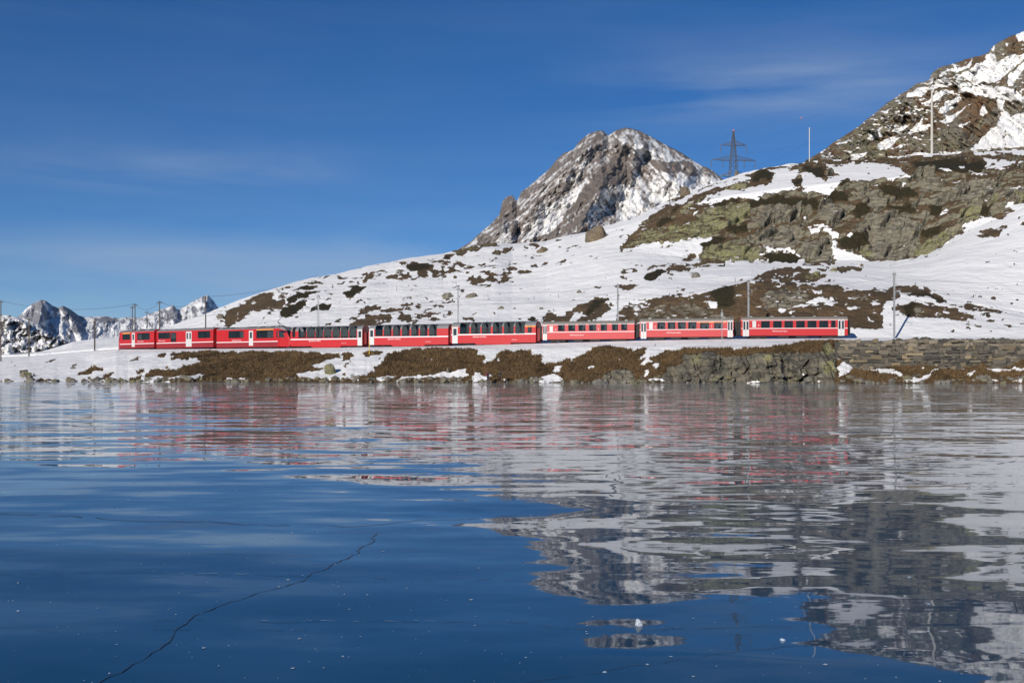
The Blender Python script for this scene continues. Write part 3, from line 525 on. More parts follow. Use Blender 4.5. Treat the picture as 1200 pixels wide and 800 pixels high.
# --- dark rocky slope on the right with the snowed-in path
def f_right(PX, PY):
    x, y = warp(PX, PY, 7, 9, 300)
    sn = np.zeros(PX.shape)
    for pts in ([(840,265),(950,210),(1000,165),(1045,155),(1050,190),(1200,150),(1500,90),(1500,160),(1200,185),(1140,220),(1110,260),(1040,310),(930,315),(890,300),(830,300)],
      [(690,305),(770,285),(860,310),(900,315),(980,330),(1100,330),(1200,388),(1500,420),(1500,440),(1200,410),(1080,397),(950,380),(850,362),(850,325),(760,315),(640,312)],
      [(560,395),(570,365),(620,340),(700,320),(800,318),(790,335),(700,345),(640,375)], [(735,470),(770,420),(810,400),(850,370),(850,395),(810,440),(770,480)], [(525,500),(560,470),(620,460),(600,485)],
      [(1050,400),(1095,400),(1090,450),(1130,500),(1200,470),(1500,470),(1500,655),(1200,655),(1000,665),(910,680),(960,630),(1050,540),(1070,480)], [(570,585),(610,540),(660,490),(650,530),(700,540),(660,560)],
      [(350,605),(400,560),(450,540),(420,570),(440,590),(380,615)], [(420,680),(410,640),(450,610),(540,600),(480,640),(450,670)], [(170,650),(255,615),(250,635),(190,655)], [(415,470),(480,445),(450,480)],
      [(950,490),(990,420),(1000,470),(970,495)], [(740,520),(820,480),(930,410),(880,450),(840,490),(780,530)], [(480,565),(560,540),(580,545),(530,575)], [(490,665),(540,640),(545,660)], [(1040,270),(1060,240),(1090,235),(1070,265)],
      [(1120,260),(1200,190),(1500,100),(1500,200),(1200,240),(1130,330),(1105,310)], [(1160,50),(1190,35),(1230,80),(1170,85)], [(440,745),(470,715),(600,690),(700,685),(860,690),(850,712),(700,712),(560,735)], [(260,700),(350,680),(345,695),(280,740)],
      [(770,240),(880,215),(930,188),(900,225),(840,240),(780,248)], [(640,420),(690,410),(690,435),(660,440)], [(1010,130),(1040,100),(1030,140)], [(650,440),(700,380),(760,350),(820,345),(740,400)], [(840,545),(910,520),(870,555)]):
        sn = np.maximum(sn, region(x, y, 940, 30, 4.615, pts))
    sp = fbm(PX/6+PY/4, PY/2.6-PX/9, PX*0, 4, 320)
    sn = np.maximum(sn, np.clip((sp-.10)*9, 0, 1)*.9*(1-region(PX, PY, 940, 30, 4.615, [(870,370),(1050,400),(1060,500),(900,680),(700,680),(800,560)])))
    dk = np.clip(fbm(PX/14, PY/9, PX*0, 3, 330)*2, 0, .3)
    rk = np.clip(.55+fbm(PX/18, PY/12, PX*0, 3, 340)*2, 0, 1); li = np.clip(fbm(PX/22, PY/14, PX*0, 2, 350)*2+.05, 0, .45)
    return sn, rk, dk, li
def r_right(PX, PY):
    a = PX*.8+PY*.6; b = -PX*.6+PY*.8
    f1, f2, cid, gx, gy = voro(a/26+fbm(PX/9, PY/9, PX*0, 3, 360)*.8, b/11+fbm(PX/9, PY/9, PX*0+3, 3, 361)*.8, 21)
    g1, g2, cid2, hx, hy = voro(a/8+fbm(PX/4, PY/4, PX*0, 3, 362)*.8, b/4.5, 23)
    return (cid-.5)*16+gy*14-6*np.exp(-(f2-f1)/.05)+(cid2-.5)*4+hy*3-2*np.exp(-(g2-g1)/.06)+(ridged(a/16, b/6, PX*0, 5, 364, .6)-.5)*16+fbm(PX/40, PY/40, PX*0, 3, 363)*60
M_right = terrain_mat('rocky_slope', 1.1, (0.31, 0.27, 0.20), (0.13, 0.115, 0.09), (0.22, 0.165, 0.105), (0.19, 0.135, 0.08), (0.11, 0.08, 0.047), (0.19, 0.095, 0.05), 0.7, 0.45, .7, .12)
mountain('rocky_slope', 'steep rocky slope with a snowy path', [(900,212),(930,198),(946,187),(962,178),(985,162),(1005,149),(1025,133),(1040,121),(1060,108),(1075,98),(1088,94),(1092,86),(1100,80),(1120,74),(1130,70),(1147,66),(1157,62),(1163,54),(1170,50),(1186,43),(1200,37),(1260,15),(1400,-40),(1700,-60)],
  np.concatenate([np.arange(880, 1240, 1.0), np.arange(1240, 1700, 6)]), 240, tab([(0,560),(1700,560)]), tab([(880,640),(1200,980),(1700,1200)]), M_right, r_right, f_right, 1.1, 190, 400)
# --- the pointed peak behind the hill
def f_peak(PX, PY):
    x, y = warp(PX, PY, 9, 10, 500); R = lambda pts: region(x, y, 500, 140, 3.3333, pts)
    a = np.full(PX.shape, .36)
    a = np.where(R([(780,35),(960,120),(1150,235),(1250,300),(1000,400),(830,420),(640,440),(590,440),(640,350),(700,260),(790,250),(800,200),(870,250),(890,230),(800,120),(740,60)]) > 0, .51, a)
    a = np.where(R([(820,230),(900,240),(1000,210),(1150,240),(1000,300),(900,330),(860,290)]) > 0, .64, a)
    a = np.where(R([(760,270),(830,270),(830,420),(740,420)]) > 0, .68, a)
    a = np.where(R([(370,470),(400,420),(440,380),(520,310),(620,240),(610,290),(560,350),(480,450)]) > 0, .66, a)
    a = np.where(R([(340,330),(380,300),(470,250),(480,280),(400,330),(380,365)]) > 0, .42, a)
    a = np.where(R([(600,220),(690,110),(740,90),(740,120),(660,200)]) > 0, .42, a)
    a = np.where(R([(100,480),(290,400),(340,400),(360,470),(260,490),(60,540)]) > 0, .40, a)
    a = np.where(R([(570,340),(640,240),(700,170),(750,115),(790,150),(810,210),(790,252),(720,250),(680,270),(620,330),(540,385)]) > 0, .08, a)
    a = np.where(R([(860,150),(940,165),(1010,165),(1065,190),(1040,220),(990,212),(890,188)]) > 0, .16, a)
    a = np.where(R([(290,375),(300,320),(325,295),(360,330),(378,362),(310,388)]) > 0, .18, a)
    a = np.where(R([(560,395),(620,350),(640,360),(620,430),(540,440)]) > 0, .3, a)
    # snow lies in bands that follow the bedding and the gullies
    b1 = fbm((PX-PY*1.05)/16, (PY+PX*.85)/2.6, PX*0, 5, 520, .62); b2 = fbm((PX-PY*.8)/2.8, (PY+PX*.5)/9, PX*0, 5, 540, .62)
    left = np.clip((745-PX-(PY-150)*.3)/60, 0, 1)
    b = b1*left+b2*(1-left)+fbm(PX/2.0, PY/2.0, PX*0, 3, 560)*.4
    sn = np.clip((b+(a-.5)*.8)*2.6+.5, 0, 1)
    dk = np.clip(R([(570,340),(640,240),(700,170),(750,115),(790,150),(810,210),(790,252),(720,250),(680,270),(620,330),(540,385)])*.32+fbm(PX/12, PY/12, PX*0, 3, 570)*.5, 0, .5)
    return sn, np.ones(PX.shape), dk, PX*0
def r_peak(PX, PY):
    a = PX+PY*.4
    return (ridged(PX/38, PY/48, PX*0, 5, 580, .58)-.5)*240+(ridged(a/13, PY/30, PX*0+4, 4, 590, .6)-.5)*100+(fbm(PX/3.2, PY/3.2, PX*0, 3, 595))*22+(ridged((PX-PY*1.05)/26, (PY+PX*.85)/5.5, PX*0, 4, 597, .6)-.5)*55*np.clip((760-PX)/40, 0, 1)
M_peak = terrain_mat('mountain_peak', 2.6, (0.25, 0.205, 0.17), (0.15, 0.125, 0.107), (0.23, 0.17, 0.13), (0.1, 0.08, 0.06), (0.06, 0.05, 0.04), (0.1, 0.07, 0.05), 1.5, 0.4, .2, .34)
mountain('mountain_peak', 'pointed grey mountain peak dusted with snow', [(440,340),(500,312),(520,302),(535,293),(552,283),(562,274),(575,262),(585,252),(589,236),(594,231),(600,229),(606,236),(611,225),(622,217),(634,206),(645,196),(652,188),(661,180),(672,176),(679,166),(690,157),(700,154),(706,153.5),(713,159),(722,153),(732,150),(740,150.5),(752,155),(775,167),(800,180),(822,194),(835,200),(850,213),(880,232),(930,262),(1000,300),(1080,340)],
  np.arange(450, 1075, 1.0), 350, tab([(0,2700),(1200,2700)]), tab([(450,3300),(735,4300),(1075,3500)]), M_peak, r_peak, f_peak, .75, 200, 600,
  [([(735,150),(726,182),(702,222),(682,258),(660,290)], 26, 210), ([(706,153),(668,196),(640,230),(600,255),(570,285)], 22, 110), ([(738,150),(772,190),(800,232),(815,260)], 20, 150), ([(800,182),(812,200),(800,215)], 12, 70)])
# --- far range on the left
def f_far(PX, PY):
    a = np.full(PX.shape, .56)
    x, y = warp(PX, PY, 5, 7, 700); R = lambda pts: region(x, y, 0, 330, 6.157, pts)
    a = np.where(R([(170,250),(190,210),(260,140),(310,130),(340,200),(380,260),(340,280),(320,300),(240,300)]) > 0, .3, a)
    a = np.where(R([(330,140),(350,130),(430,200),(430,220),(380,210)]) > 0, .3, a)
    a = np.where(R([(430,190),(460,165),(600,260),(610,290),(540,290),(460,240)]) > 0, .3, a)
    a = np.where(R([(480,340),(560,310),(610,340),(590,370),(500,370)]) > 0, .28, a)
    a = np.where(R([(700,265),(770,250),(860,280),(860,290),(710,285)]) > 0, .2, a)
    a = np.where(R([(310,150),(340,150),(400,250),(440,290),(500,330),(460,400),(400,330),(380,260)]) > 0, .9, a)
    a = np.where(R([(480,390),(860,300),(1700,330),(1700,480),(400,480)]) > 0, .64, a)
    R2 = lambda pts: region(x, y, 130, 350, 10, pts)
    a = np.where(R2([(600,240),(640,150),(740,80),(800,150),(900,240),(840,260),(760,200),(700,260)]) > 0, .38, a)
    a = np.where(R2([(420,200),(520,160),(600,180),(560,300),(440,330)]) > 0, .62, a)
    a = np.where(R2([(860,160),(940,60),(1100,-10),(1160,20),(1100,120),(1000,160),(900,200)]) > 0, .5, a)
    b = fbm((PX-PY*.6)/4, (PY+PX*.5)/5, PX*0, 5, 720, .6)
    sn = np.clip((b+(a-.5)*.95)*5+.5, 0, 1)
    return sn, np.ones(PX.shape), PX*0, PX*0
def r_far(PX, PY):
    return (ridged(PX/22+PY/60, PY/30, PX*0, 5, 740, .58)-.5)*1000+(ridged(PX/8, PY/14, PX*0, 4, 750)-.5)*260
M_far = terrain_mat('mountain_range', 26.0, (0.30, 0.29, 0.30), (0.21, 0.205, 0.22), (0.26, 0.24, 0.235), (0.1, 0.08, 0.06), (0.06, 0.05, 0.04), (0.1, 0.07, 0.05), 1.0, 0.5, .25, .36)  # rock lightened towards bluish grey, distance haze put into the colour
mountain('mountain_range', 'distant jagged snowy mountain range', [(-450,360),(-300,345),(-200,368),(-100,352),(0,376),(22,371),(30,362),(38,356),(48,351.5),(53,352),(62,358),(68,361),(74,358),(82,362),(92,369),(100,371.5),(113,371),(125,370.5),(140,373),(150,371),(165,372.5),(175,368),(190,362),(203,357.5),(208,363),(215,360),(228,352),(243,345.5),(250,352),(256,361),(262,372),(300,388),(420,395)],
  np.concatenate([np.arange(-450, -20, 4), np.arange(-20, 300, .6), np.arange(300, 420, 6)]), 428, tab([(0,7000),(500,7000)]), tab([(-450,13000),(500,13000)]), M_far, r_far, f_far, .45, 140, 800,
  [([(50,352),(46,375),(40,400)], 8, 900), ([(74,358),(88,378),(95,395)], 7, 600), ([(203,358),(206,375),(200,392)], 8, 600), ([(243,346),(238,365),(230,385)], 9, 700)])
# --- shaded ridge at the left edge
def f_edge(PX, PY):
    b = fbm((PX-PY)/6, (PY+PX*.6)/2.4, PX*0, 5, 820, .62)+fbm(PX/2, PY/2, PX*0, 3, 825)*.4
    edge = np.clip(1-np.abs(PY-np.interp(PX, [-200,0,40,84], [360,378,392,405]))/14, 0, 1)
    sn = np.clip((b+.17-edge*.22)*6+.5, 0, 1)
    return sn, np.full(PX.shape, .6), np.full(PX.shape, .12), PX*0
M_edge = terrain_mat('scrub_ridge', 2.6, (0.17, 0.155, 0.145), (0.085, 0.08, 0.08), (0.13, 0.11, 0.09), (0.11, 0.09, 0.065), (0.06, 0.05, 0.037), (0.1, 0.07, 0.05), 0.6, 0.5, .5, .3)
mountain('scrub_ridge', 'low ridge of dark scrub and snow', [(-450,300),(-200,338),(-50,362),(0,368.5),(12,369.5),(25,374),(40,380.5),(55,388),(70,396),(84,402.5),(100,412),(140,425),(180,432)],
  np.concatenate([np.arange(-450, -20, 5), np.arange(-20, 180, .7)]), 432, tab([(-450,1500),(200,1700)]), tab([(-450,1900),(0,2100),(180,1750)]), M_edge,
  lambda PX, PY: (ridged(PX/20, PY/16, PX*0, 5, 840)-.5)*160+fbm(PX/4, PY/3, PX*0, 3, 850)*50, f_edge, .6, 110, 860)

# ------------------------------------------------------------------ frozen lake
def ice_mat():
    m, n, l, b = new_mat('lake_ice')
    geo = n.new('ShaderNodeNewGeometry'); pos = geo.outputs['Position']
    def slope(scale, detail, amp, off):
        mp = n.new('ShaderNodeMapping'); mp.inputs['Location'].default_value = off; mp.inputs['Scale'].default_value = (.4, 1.15, 1); l.new(pos, mp.inputs[0])
        t = n.new('ShaderNodeTexNoise'); t.inputs['Scale'].default_value = scale; t.inputs['Detail'].default_value = detail; t.inputs['Roughness'].default_value = 0.5
        l.new(mp.outputs[0], t.inputs['Vector'])
        s = n.new('ShaderNodeVectorMath'); s.operation = 'SUBTRACT'; l.new(t.outputs['Color'], s.inputs[0]); s.inputs[1].default_value = (.5, .5, .5)
        q = n.new('ShaderNodeVectorMath'); q.operation = 'MULTIPLY'; l.new(s.outputs[0], q.inputs[0]); q.inputs[1].default_value = (amp*.35, amp, 0)
        return q.outputs[0]
    def vadd(a, b2):
        q = n.new('ShaderNodeVectorMath'); q.operation = 'ADD'; l.new(a, q.inputs[0])
        if isinstance(b2, tuple): q.inputs[1].default_value = b2
        else: l.new(b2, q.inputs[1])
        return q.outputs[0]
    sy = n.new('ShaderNodeSeparateXYZ'); l.new(pos, sy.inputs[0])
    out = ramp(n, l, mth(n, l, 'ADD', sy.outputs['Y'], mth(n, l, 'MULTIPLY', noise(n, l, pos, .05, 2), 8)), 10, 36)      # wind-roughened ice away from the smooth inner bay
    def vmul(a, f, lo, hi):
        q = n.new('ShaderNodeVectorMath'); q.operation = 'SCALE'; l.new(a, q.inputs[0]); l.new(ramp(n, l, f, 0, 1, lo, hi), q.inputs['Scale']); return q.outputs[0]
    s = vadd(slope(0.32, 2, 0.062, (3, 1, 0)), vmul(slope(1.1, 3, 0.06, (9, 4, 0)), out, 1.9, 3.6))
    s = vadd(s, slope(5.0, 3, 0.016, (1, 8, 0)))
    nv = n.new('ShaderNodeVectorMath'); nv.operation = 'NORMALIZE'; l.new(vadd(s, (0, 0, 1)), nv.inputs[0])
    l.new(nv.outputs[0], b.inputs['Normal'])
    b.inputs['IOR'].default_value = 1.31
    big = noise(n, l, pos, 0.12, 4); fine = noise(n, l, pos, 3.0, 5, .65)
    body = mixc(n, l, big, (0.008, 0.05, 0.11), (0.013, 0.07, 0.14))
    # thin frost film, denser in drifts
    fr = mth(n, l, 'MULTIPLY', ramp(n, l, noise(n, l, pos, 0.07, 3), .42, .7), ramp(n, l, fine, .45, .75))
    body = mixc(n, l, mth(n, l, 'MULTIPLY', fr, .12), body, (.6, .65, .7))
    l.new(body, b.inputs['Base Color'])
    mpf = n.new('ShaderNodeMapping'); mpf.inputs['Scale'].default_value = (.35, 1, 1); l.new(pos, mpf.inputs[0])
    film = mth(n, l, 'MULTIPLY', out, ramp(n, l, mth(n, l, 'ADD', noise(n, l, mpf.outputs[0], .16, 5, .6), mth(n, l, 'MULTIPLY', fine, .25)), .5, .75, .03, .22))
    df = n.new('ShaderNodeBsdfDiffuse'); df.inputs[0].default_value = (.50, .49, .45, 1)
    ms = n.new('ShaderNodeMixShader'); l.new(film, ms.inputs[0]); l.new(b.outputs[0], ms.inputs[1]); l.new(df.outputs[0], ms.inputs[2]); l.new(ms.outputs[0], n['Material Output'].inputs[0])
    l.new(ramp(n, l, noise(n, l, pos, .09, 4), .35, .75, .008, .05), b.inputs['Roughness'])
    return m
m = MB(); m.add([(-9000, -3000, 0), (9000, -3000, 0), (9000, 30000, 0), (-9000, 30000, 0)], [(0, 1, 2, 3)])
LAKE = m.build('lake_ice', ice_mat()); tag(LAKE, 'smooth dark blue lake ice reflecting the train', None, None, 'structure')
M_crack = plain('ice_crack', (0.02, 0.035, 0.05), 0.25); M_crackw = plain('frost', (0.32, 0.4, 0.5), 0.5)
def ice_pt(px, py): d = CH*F/(py-HY); return Vector(((px-CX)/F*d, d, 0))
def crack(pts, w0, w1, mat, jit=.35, step=.08, seed=1, gap=0.0):
    rs = random.Random(seed); P = [ice_pt(*p) for p in pts]; Q = []
    for a, b in zip(P[:-1], P[1:]):
        k = max(2, int((b-a).length/step))
        Q += [a.lerp(b, i/k) for i in range(k)]
    Q.append(P[-1]); mbx = MB(); off = 0.0; prev = None
    for i, q in enumerate(Q):
        d = (Q[min(i+1, len(Q)-1)]-Q[max(i-1, 0)]).normalized(); nrm = Vector((-d.y, d.x, 0))
        off = off*.8+rs.uniform(-1, 1)*jit*step; c = q+nrm*off; w = .55*(w0+(w1-w0)*i/len(Q))*rs.uniform(.4, 1.5)/2
        cur = (c-nrm*w+Vector((0, 0, .004)), c+nrm*w+Vector((0, 0, .004)))
        if prev is not None and rs.random() >= gap: mbx.add([prev[0], cur[0], cur[1], prev[1]], [(0, 1, 2, 3)])
        prev = cur
    return mbx.build('crack', mat, LAKE)
crack([(100,808),(150,783),(190,752),(215,735),(250,714),(300,697),(350,680),(400,658),(418,648),(430,635),(436,624)], .018, .032, M_crack, seed=2)
crack([(-30,596),(20,602),(90,607),(200,613),(260,613),(420,617),(560,606),(700,600)], .05, .04, M_crack, .5, .15, 3, .12)
crack([(-30,672),(120,671),(300,672),(440,676),(620,678),(760,679)], .016, .016, M_crack, .5, .1, 4, .35)
crack([(180,728),(330,727),(450,726),(560,727),(700,738),(860,734),(960,735),(1120,731)], .012, .012, M_crack, .4, .08, 5, .2)
crack([(560,808),(690,791),(800,773),(900,762),(980,752),(1080,736)], .009, .012, M_crack, .4, .07, 6, .1)
crack([(0,735),(120,737),(240,735),(330,739),(520,737)], .012, .008, M_crack, .5, .08, 7, .45)
crack([(692,554),(725,552),(722,572),(700,585),(760,592),(820,600)], .05, .05, M_crack, .6, .2, 8, .1)
crack([(860,606),(960,612),(1060,620),(1180,640),(1230,655)], .04, .03, M_crack, .5, .15, 9, .3)
crack([(1010,562),(1090,553),(1190,540)], .10, .10, M_crack, .6, .3, 10, .25)
crack([(0,503),(200,504),(420,502),(600,505)], .22, .22, M_crack, .6, .5, 12, .3)
crack([(196,671.5),(240,672),(290,672.5)], .02, .02, M_crackw, .5, .05, 13, .5)
crack([(300,727),(380,727),(450,726.5),(540,727)], .012, .012, M_crackw, .5, .04, 14, .6)
# specks of frost frozen on the ice: far too many to count
mbf = MB(); rs = random.Random(5)
for k in range(420):
    py = 805-rs.random()**1.1*240; px = rs.uniform(-40, 1240)
    if px > 640 and py < 690 and rs.random() < .7: continue
    p = ice_pt(px, py); r = rs.choice((.002, .003, .003, .004, .005, .008))*(1+(p.y-6)*.03)*rs.uniform(.6, 1.5)
    n = 6; vs = [(p.x+r*math.cos(i*2*math.pi/n)*rs.uniform(.6, 1.5), p.y+r*1.4*math.sin(i*2*math.pi/n)*rs.uniform(.6, 1.4), .003) for i in range(n)]+[(p.x, p.y, .003+r*rs.uniform(.2, .6))]
    mbf.add(vs, [(i, (i+1) % n, n) for i in range(n)])
o = mbf.build('frost_speck', M_crackw); tag(o, 'scattered white frost specks frozen on the dark ice', 'frost', None, 'stuff')
M_clear = new_mat('clear_ice')[0]
bb = M_clear.node_tree.nodes['Principled BSDF']; bb.inputs['Base Color'].default_value = (.8, .87, .93, 1); bb.inputs['Transmission Weight'].default_value = .55; bb.inputs['Roughness'].default_value = .12; bb.inputs['IOR'].default_value = 1.31
def lump(name, loc, rx, ry, rz_, mat, seed, sub=2, rough=.25, flat=0.0, parent=None):
    bm = bmesh.new(); bmesh.ops.create_icosphere(bm, subdivisions=sub, radius=1); rs = random.Random(seed)
    ax = [Vector((rs.uniform(-1, 1), rs.uniform(-1, 1), rs.uniform(-.6, 1))).normalized() for _ in range(7)]; cut = [rs.uniform(.55, .9) for _ in ax]
    o1 = Vector((rs.random()*50, rs.random()*50, rs.random()*50))
    from mathutils import noise as mn
    for v in bm.verts:
        c = v.co.copy()
        for a, k in zip(ax, cut):
            d = c.dot(a)
            if d > k: c -= a*(d-k)*.9
        c *= 1+rough*mn.noise(c*1.6+o1)+rough*.5*mn.noise(c*4+o1)
        if c.z < -flat: c.z = -flat
        v.co = (c.x*rx, c.y*ry, (c.z+flat)*rz_)
    me = bpy.data.meshes.new(name); bm.to_mesh(me); bm.free(); me.materials.append(mat)
    o = bpy.data.objects.new(name, me); COL.objects.link(o); o.location = loc; o.parent = parent; o.rotation_euler = (0, 0, rs.uniform(-.5, .5))
    return o
o = lump('ice_chunk', ice_pt(748, 732)+Vector((0, 0, -.004)), .032, .03, .034, M_clear, 3, 3, .3, .45); tag(o, 'small clear chunk of ice glinting alone on the smooth lake', 'ice chunk')
o = lump('ice_chunk', ice_pt(917, 750)+Vector((0, 0, -.004)), .02, .016, .014, M_crackw, 4, 2, .3, .3); tag(o, 'white ice crumb beside a dark dent in the lake ice', 'ice chunk')
o = lump('ice_chunk', ice_pt(708, 787)+Vector((0, 0, -.004)), .018, .014, .008, M_crackw, 5, 2, .3, .3); tag(o, 'flat white ice crumb lying beside a long thin crack', 'ice chunk')
# ------------------------------------------------------------------ railway
M_red = plain('train_red', (0.43, 0.008, 0.010), .38, 0, .07, .6, .5, .15)
M_red2 = plain('coach_red', (0.43, 0.012, 0.014), .45, 0, .09, .6, .5, .1)
M_dred = plain('skirt_dark_red', (0.24, 0.014, 0.018), .5, 0, .15, 2)
M_roof = plain('roof_grey', (0.17, 0.17, 0.175), .6, 0, .2, 1.2)
M_roofb = plain('roof_brown_grey', (0.20, 0.18, 0.155), .7, 0, .2, 1.2)
M_dark = plain('underframe', (0.018, 0.016, 0.015), .7, 0, .3, 3)
M_white = plain('door_white', (0.52, 0.52, 0.50), .45, 0, .06, 1.5)
M_stripe = plain('stripe_white', (0.72, 0.70, 0.69), .5, 0, .05)
M_yel = plain('stripe_yellow', (0.72, 0.42, 0.06), .5, 0, .05)
M_org = plain('stripe_orange', (0.80, 0.27, 0.03), .5, 0, .05)
M_rub = plain('window_rubber', (0.012, 0.012, 0.013), .6)
M_seat = plain('seat_fabric', (0.10, 0.05, 0.05), .9, 0, .2)
M_inner = plain('coach_interior', (0.42, 0.38, 0.30), .7)
M_steel = plain('galvanised_steel', (0.33, 0.335, 0.34), .5, .35, .15, 2)
M_wood = plain('pole_wood', (0.085, 0.068, 0.055), .85, 0, .3, 4)
M_conc = plain('pole_concrete', (0.46, 0.43, 0.38), .8, 0, .15, 2)
M_wire = plain('wire', (0.05, 0.05, 0.055), .5, .5)
M_ins = plain('insulator', (0.10, 0.065, 0.05), .3)
M_pyl = plain('pylon_steel', (0.10, 0.11, 0.125), .6, .3, .15, 1)
M_black = plain('cab_black', (0.012, 0.012, 0.013), .25)
def glass_mat(name, tr, tint, gl=.10):
    m, n, l, b = new_mat(name); n.remove(b); out = n['Material Output']
    t = n.new('ShaderNodeBsdfTransparent'); t.inputs[0].default_value = (*tint, 1)
    g = n.new('ShaderNodeBsdfGlossy'); g.inputs['Roughness'].default_value = .03; g.inputs[0].default_value = (.9, .9, .9, 1)
    d = n.new('ShaderNodeBsdfDiffuse'); d.inputs[0].default_value = (.01, .011, .013, 1)
    a = n.new('ShaderNodeMixShader'); a.inputs[0].default_value = tr; l.new(d.outputs[0], a.inputs[1]); l.new(t.outputs[0], a.inputs[2])
    lw = n.new('ShaderNodeLayerWeight'); lw.inputs['Blend'].default_value = .35
    no = noise(n, l, n.new('ShaderNodeTexCoord').outputs['Object'], .8, 3)
    fc = mth(n, l, 'MULTIPLY', mth(n, l, 'ADD', lw.outputs['Fresnel'], gl), ramp(n, l, no, .3, .7, .7, 1.2))
    c = n.new('ShaderNodeMixShader'); l.new(fc, c.inputs[0]); l.new(a.outputs[0], c.inputs[1]); l.new(g.outputs[0], c.inputs[2]); l.new(c.outputs[0], out.inputs[0])
    return m
M_pane = glass_mat('window_glass', .7, (.42, .42, .41), .01)
M_pano = glass_mat('panorama_glass', .8, (.36, .38, .35), .01)
M_dpane = glass_mat('door_glass', .1, (.3, .3, .3), .06)

def text_mesh(body, size, name, mat, parent, loc):
    x = 0.0; o = None
    for word in body.split():
        cu = bpy.data.curves.new('lettering', 'FONT'); cu.body = word; cu.size = size; cu.extrude = .004
        t = bpy.data.objects.new('lettering', cu); COL.objects.link(t); dg = bpy.context.evaluated_depsgraph_get()
        me = bpy.data.meshes.new_from_object(t.evaluated_get(dg)); bpy.data.objects.remove(t); bpy.data.curves.remove(cu)
        me.materials.clear(); me.materials.append(mat)
        o = bpy.data.objects.new(name, me); COL.objects.link(o); o.parent = parent; o.location = (loc[0]+x, loc[1], loc[2]); o.rotation_euler = (math.pi/2, 0, 0)
        x += max(v.co.x for v in me.vertices)+size*.3
    return o
WD = 2.66                                # car width
PROF = [(-1.33, 2.62), (-1.27, 2.86), (-1.08, 3.12), (-.72, 3.34), (-.3, 3.44), (.3, 3.44), (.72, 3.34), (1.08, 3.12), (1.27, 2.86), (1.33, 2.62)]
class Car:
    def __init__(s, name, label, pl, pr, group='coaches of the red train'):
        s.pl, s.pr = pl, pr
        a, b = D_track(pl), D_track(pr)
        s.A = Vector(((pl-CX)/F*a, a, zz(Y_rail(pl), a))); s.B = Vector(((pr-CX)/F*b, b, zz(Y_rail(pr), b)))
        s.zr = (s.A.z+s.B.z)/2; e = Vector((s.B.x-s.A.x, s.B.y-s.A.y)); s.L = e.length; e.normalize(); s.e = e
        nrm = Vector((-e.y, e.x)); mid = (s.A+s.B)/2
        s.root = empty(name, (mid.x+nrm.x*WD/2, mid.y+nrm.y*WD/2, s.zr), math.atan2(e.y, e.x))
        tag(s.root, label, 'train car', group)
    def x(s, px):                        # local x of a photo column on the near face
        u = (px-CX)/F; dx, dy = s.B.x-s.A.x, s.B.y-s.A.y
        return (s.A.x-u*s.A.y)/(u*dy-dx)*s.L-s.L/2
    def z(s, px, py):
        t = (s.x(px)+s.L/2)/s.L; d = s.A.y*(1-t)+s.B.y*t
        return CH+(HY-py)/F*d-s.zr
    def rect(s, r):
        x0, x1, y0, y1 = r; c = (x0+x1)/2
        return s.x(x0), s.x(x1), s.z(c, y1), s.z(c, y0)
    def shell(s, holes, zbot, mat, roofmat, xl=None, xr=None, pano=None, ztop=2.62, k=1.0):
        """sheet-metal body with real window openings on both flanks; the roof is swept over it"""
        xl = -s.L/2+.15 if xl is None else xl; xr = s.L/2-.15 if xr is None else xr
        dz = ztop-2.62; prof = [(v, ztop+(z-2.62)*k) for v, z in PROF]
        xs = sorted({xl, xr, *[h[0] for h in holes], *[h[1] for h in holes]}); zs = sorted({zbot, ztop, *[min(h[2], ztop) for h in holes], *[min(h[3], ztop) for h in holes]})
        m = MB()
        for sd in (-1, 1):
            for i in range(len(xs)-1):
                for j in range(len(zs)-1):
                    cx, cz = (xs[i]+xs[i+1])/2, (zs[j]+zs[j+1])/2
                    if any(h[0] < cx < h[1] and h[2] < cz < h[3] for h in holes): continue
                    y = sd*WD/2; m.add([(xs[i], y, zs[j]), (xs[i+1], y, zs[j]), (xs[i+1], y, zs[j+1]), (xs[i], y, zs[j+1])], [(0, 1, 2, 3)])
            for h in holes:              # reveals
                y0, y1 = sd*WD/2, sd*(WD/2-.07); z1 = min(h[3], ztop)
                c = [(h[0], h[2]), (h[1], h[2]), (h[1], z1), (h[0], z1)]
                for (ax, az), (bx, bz) in zip(c, c[1:]+c[:1]):
                    if h[3] > ztop and az == z1 and bz == z1: continue
                    m.add([(ax, y0, az), (bx, y0, bz), (bx, y1, bz), (ax, y1, az)], [(0, 1, 2, 3)])
        for x in (xl, xr):               # end walls
            ring = [(x, -WD/2, zbot)]+[(x, v, z) for v, z in prof]+[(x, WD/2, zbot)]
            m.add(ring, [tuple(range(len(ring)))])
        m.add([(xl, -WD/2, zbot), (xr, -WD/2, zbot), (xr, WD/2, zbot), (xl, WD/2, zbot)], [(0, 1, 2, 3)])
        s.body = m.build('body', mat, s.root)
        m = MB(); n = len(prof)
        for i in range(len(xs)-1):
            cx = (xs[i]+xs[i+1])/2; hole = pano and any(h[0] < cx < h[1] and h[3] > ztop for h in holes)
            for k in range(n-1):
                if hole and k not in (3, 4, 5): continue
                (v0, z0), (v1, z1) = prof[k], prof[k+1]
                m.add([(xs[i], v0, z0), (xs[i+1], v0, z0), (xs[i+1], v1, z1), (xs[i], v1, z1)], [(0, 1, 2, 3)])
        s.roof = m.build('roof', roofmat, s.root, True)
        s.xl, s.xr, s.ztop, s.prof = xl, xr, ztop, prof
        m = MB(); m.box(xl+.1, xr-.1, -WD/2+.12, WD/2-.12, zbot+.38, zbot+.44); m.build('floor', M_inner, s.root)
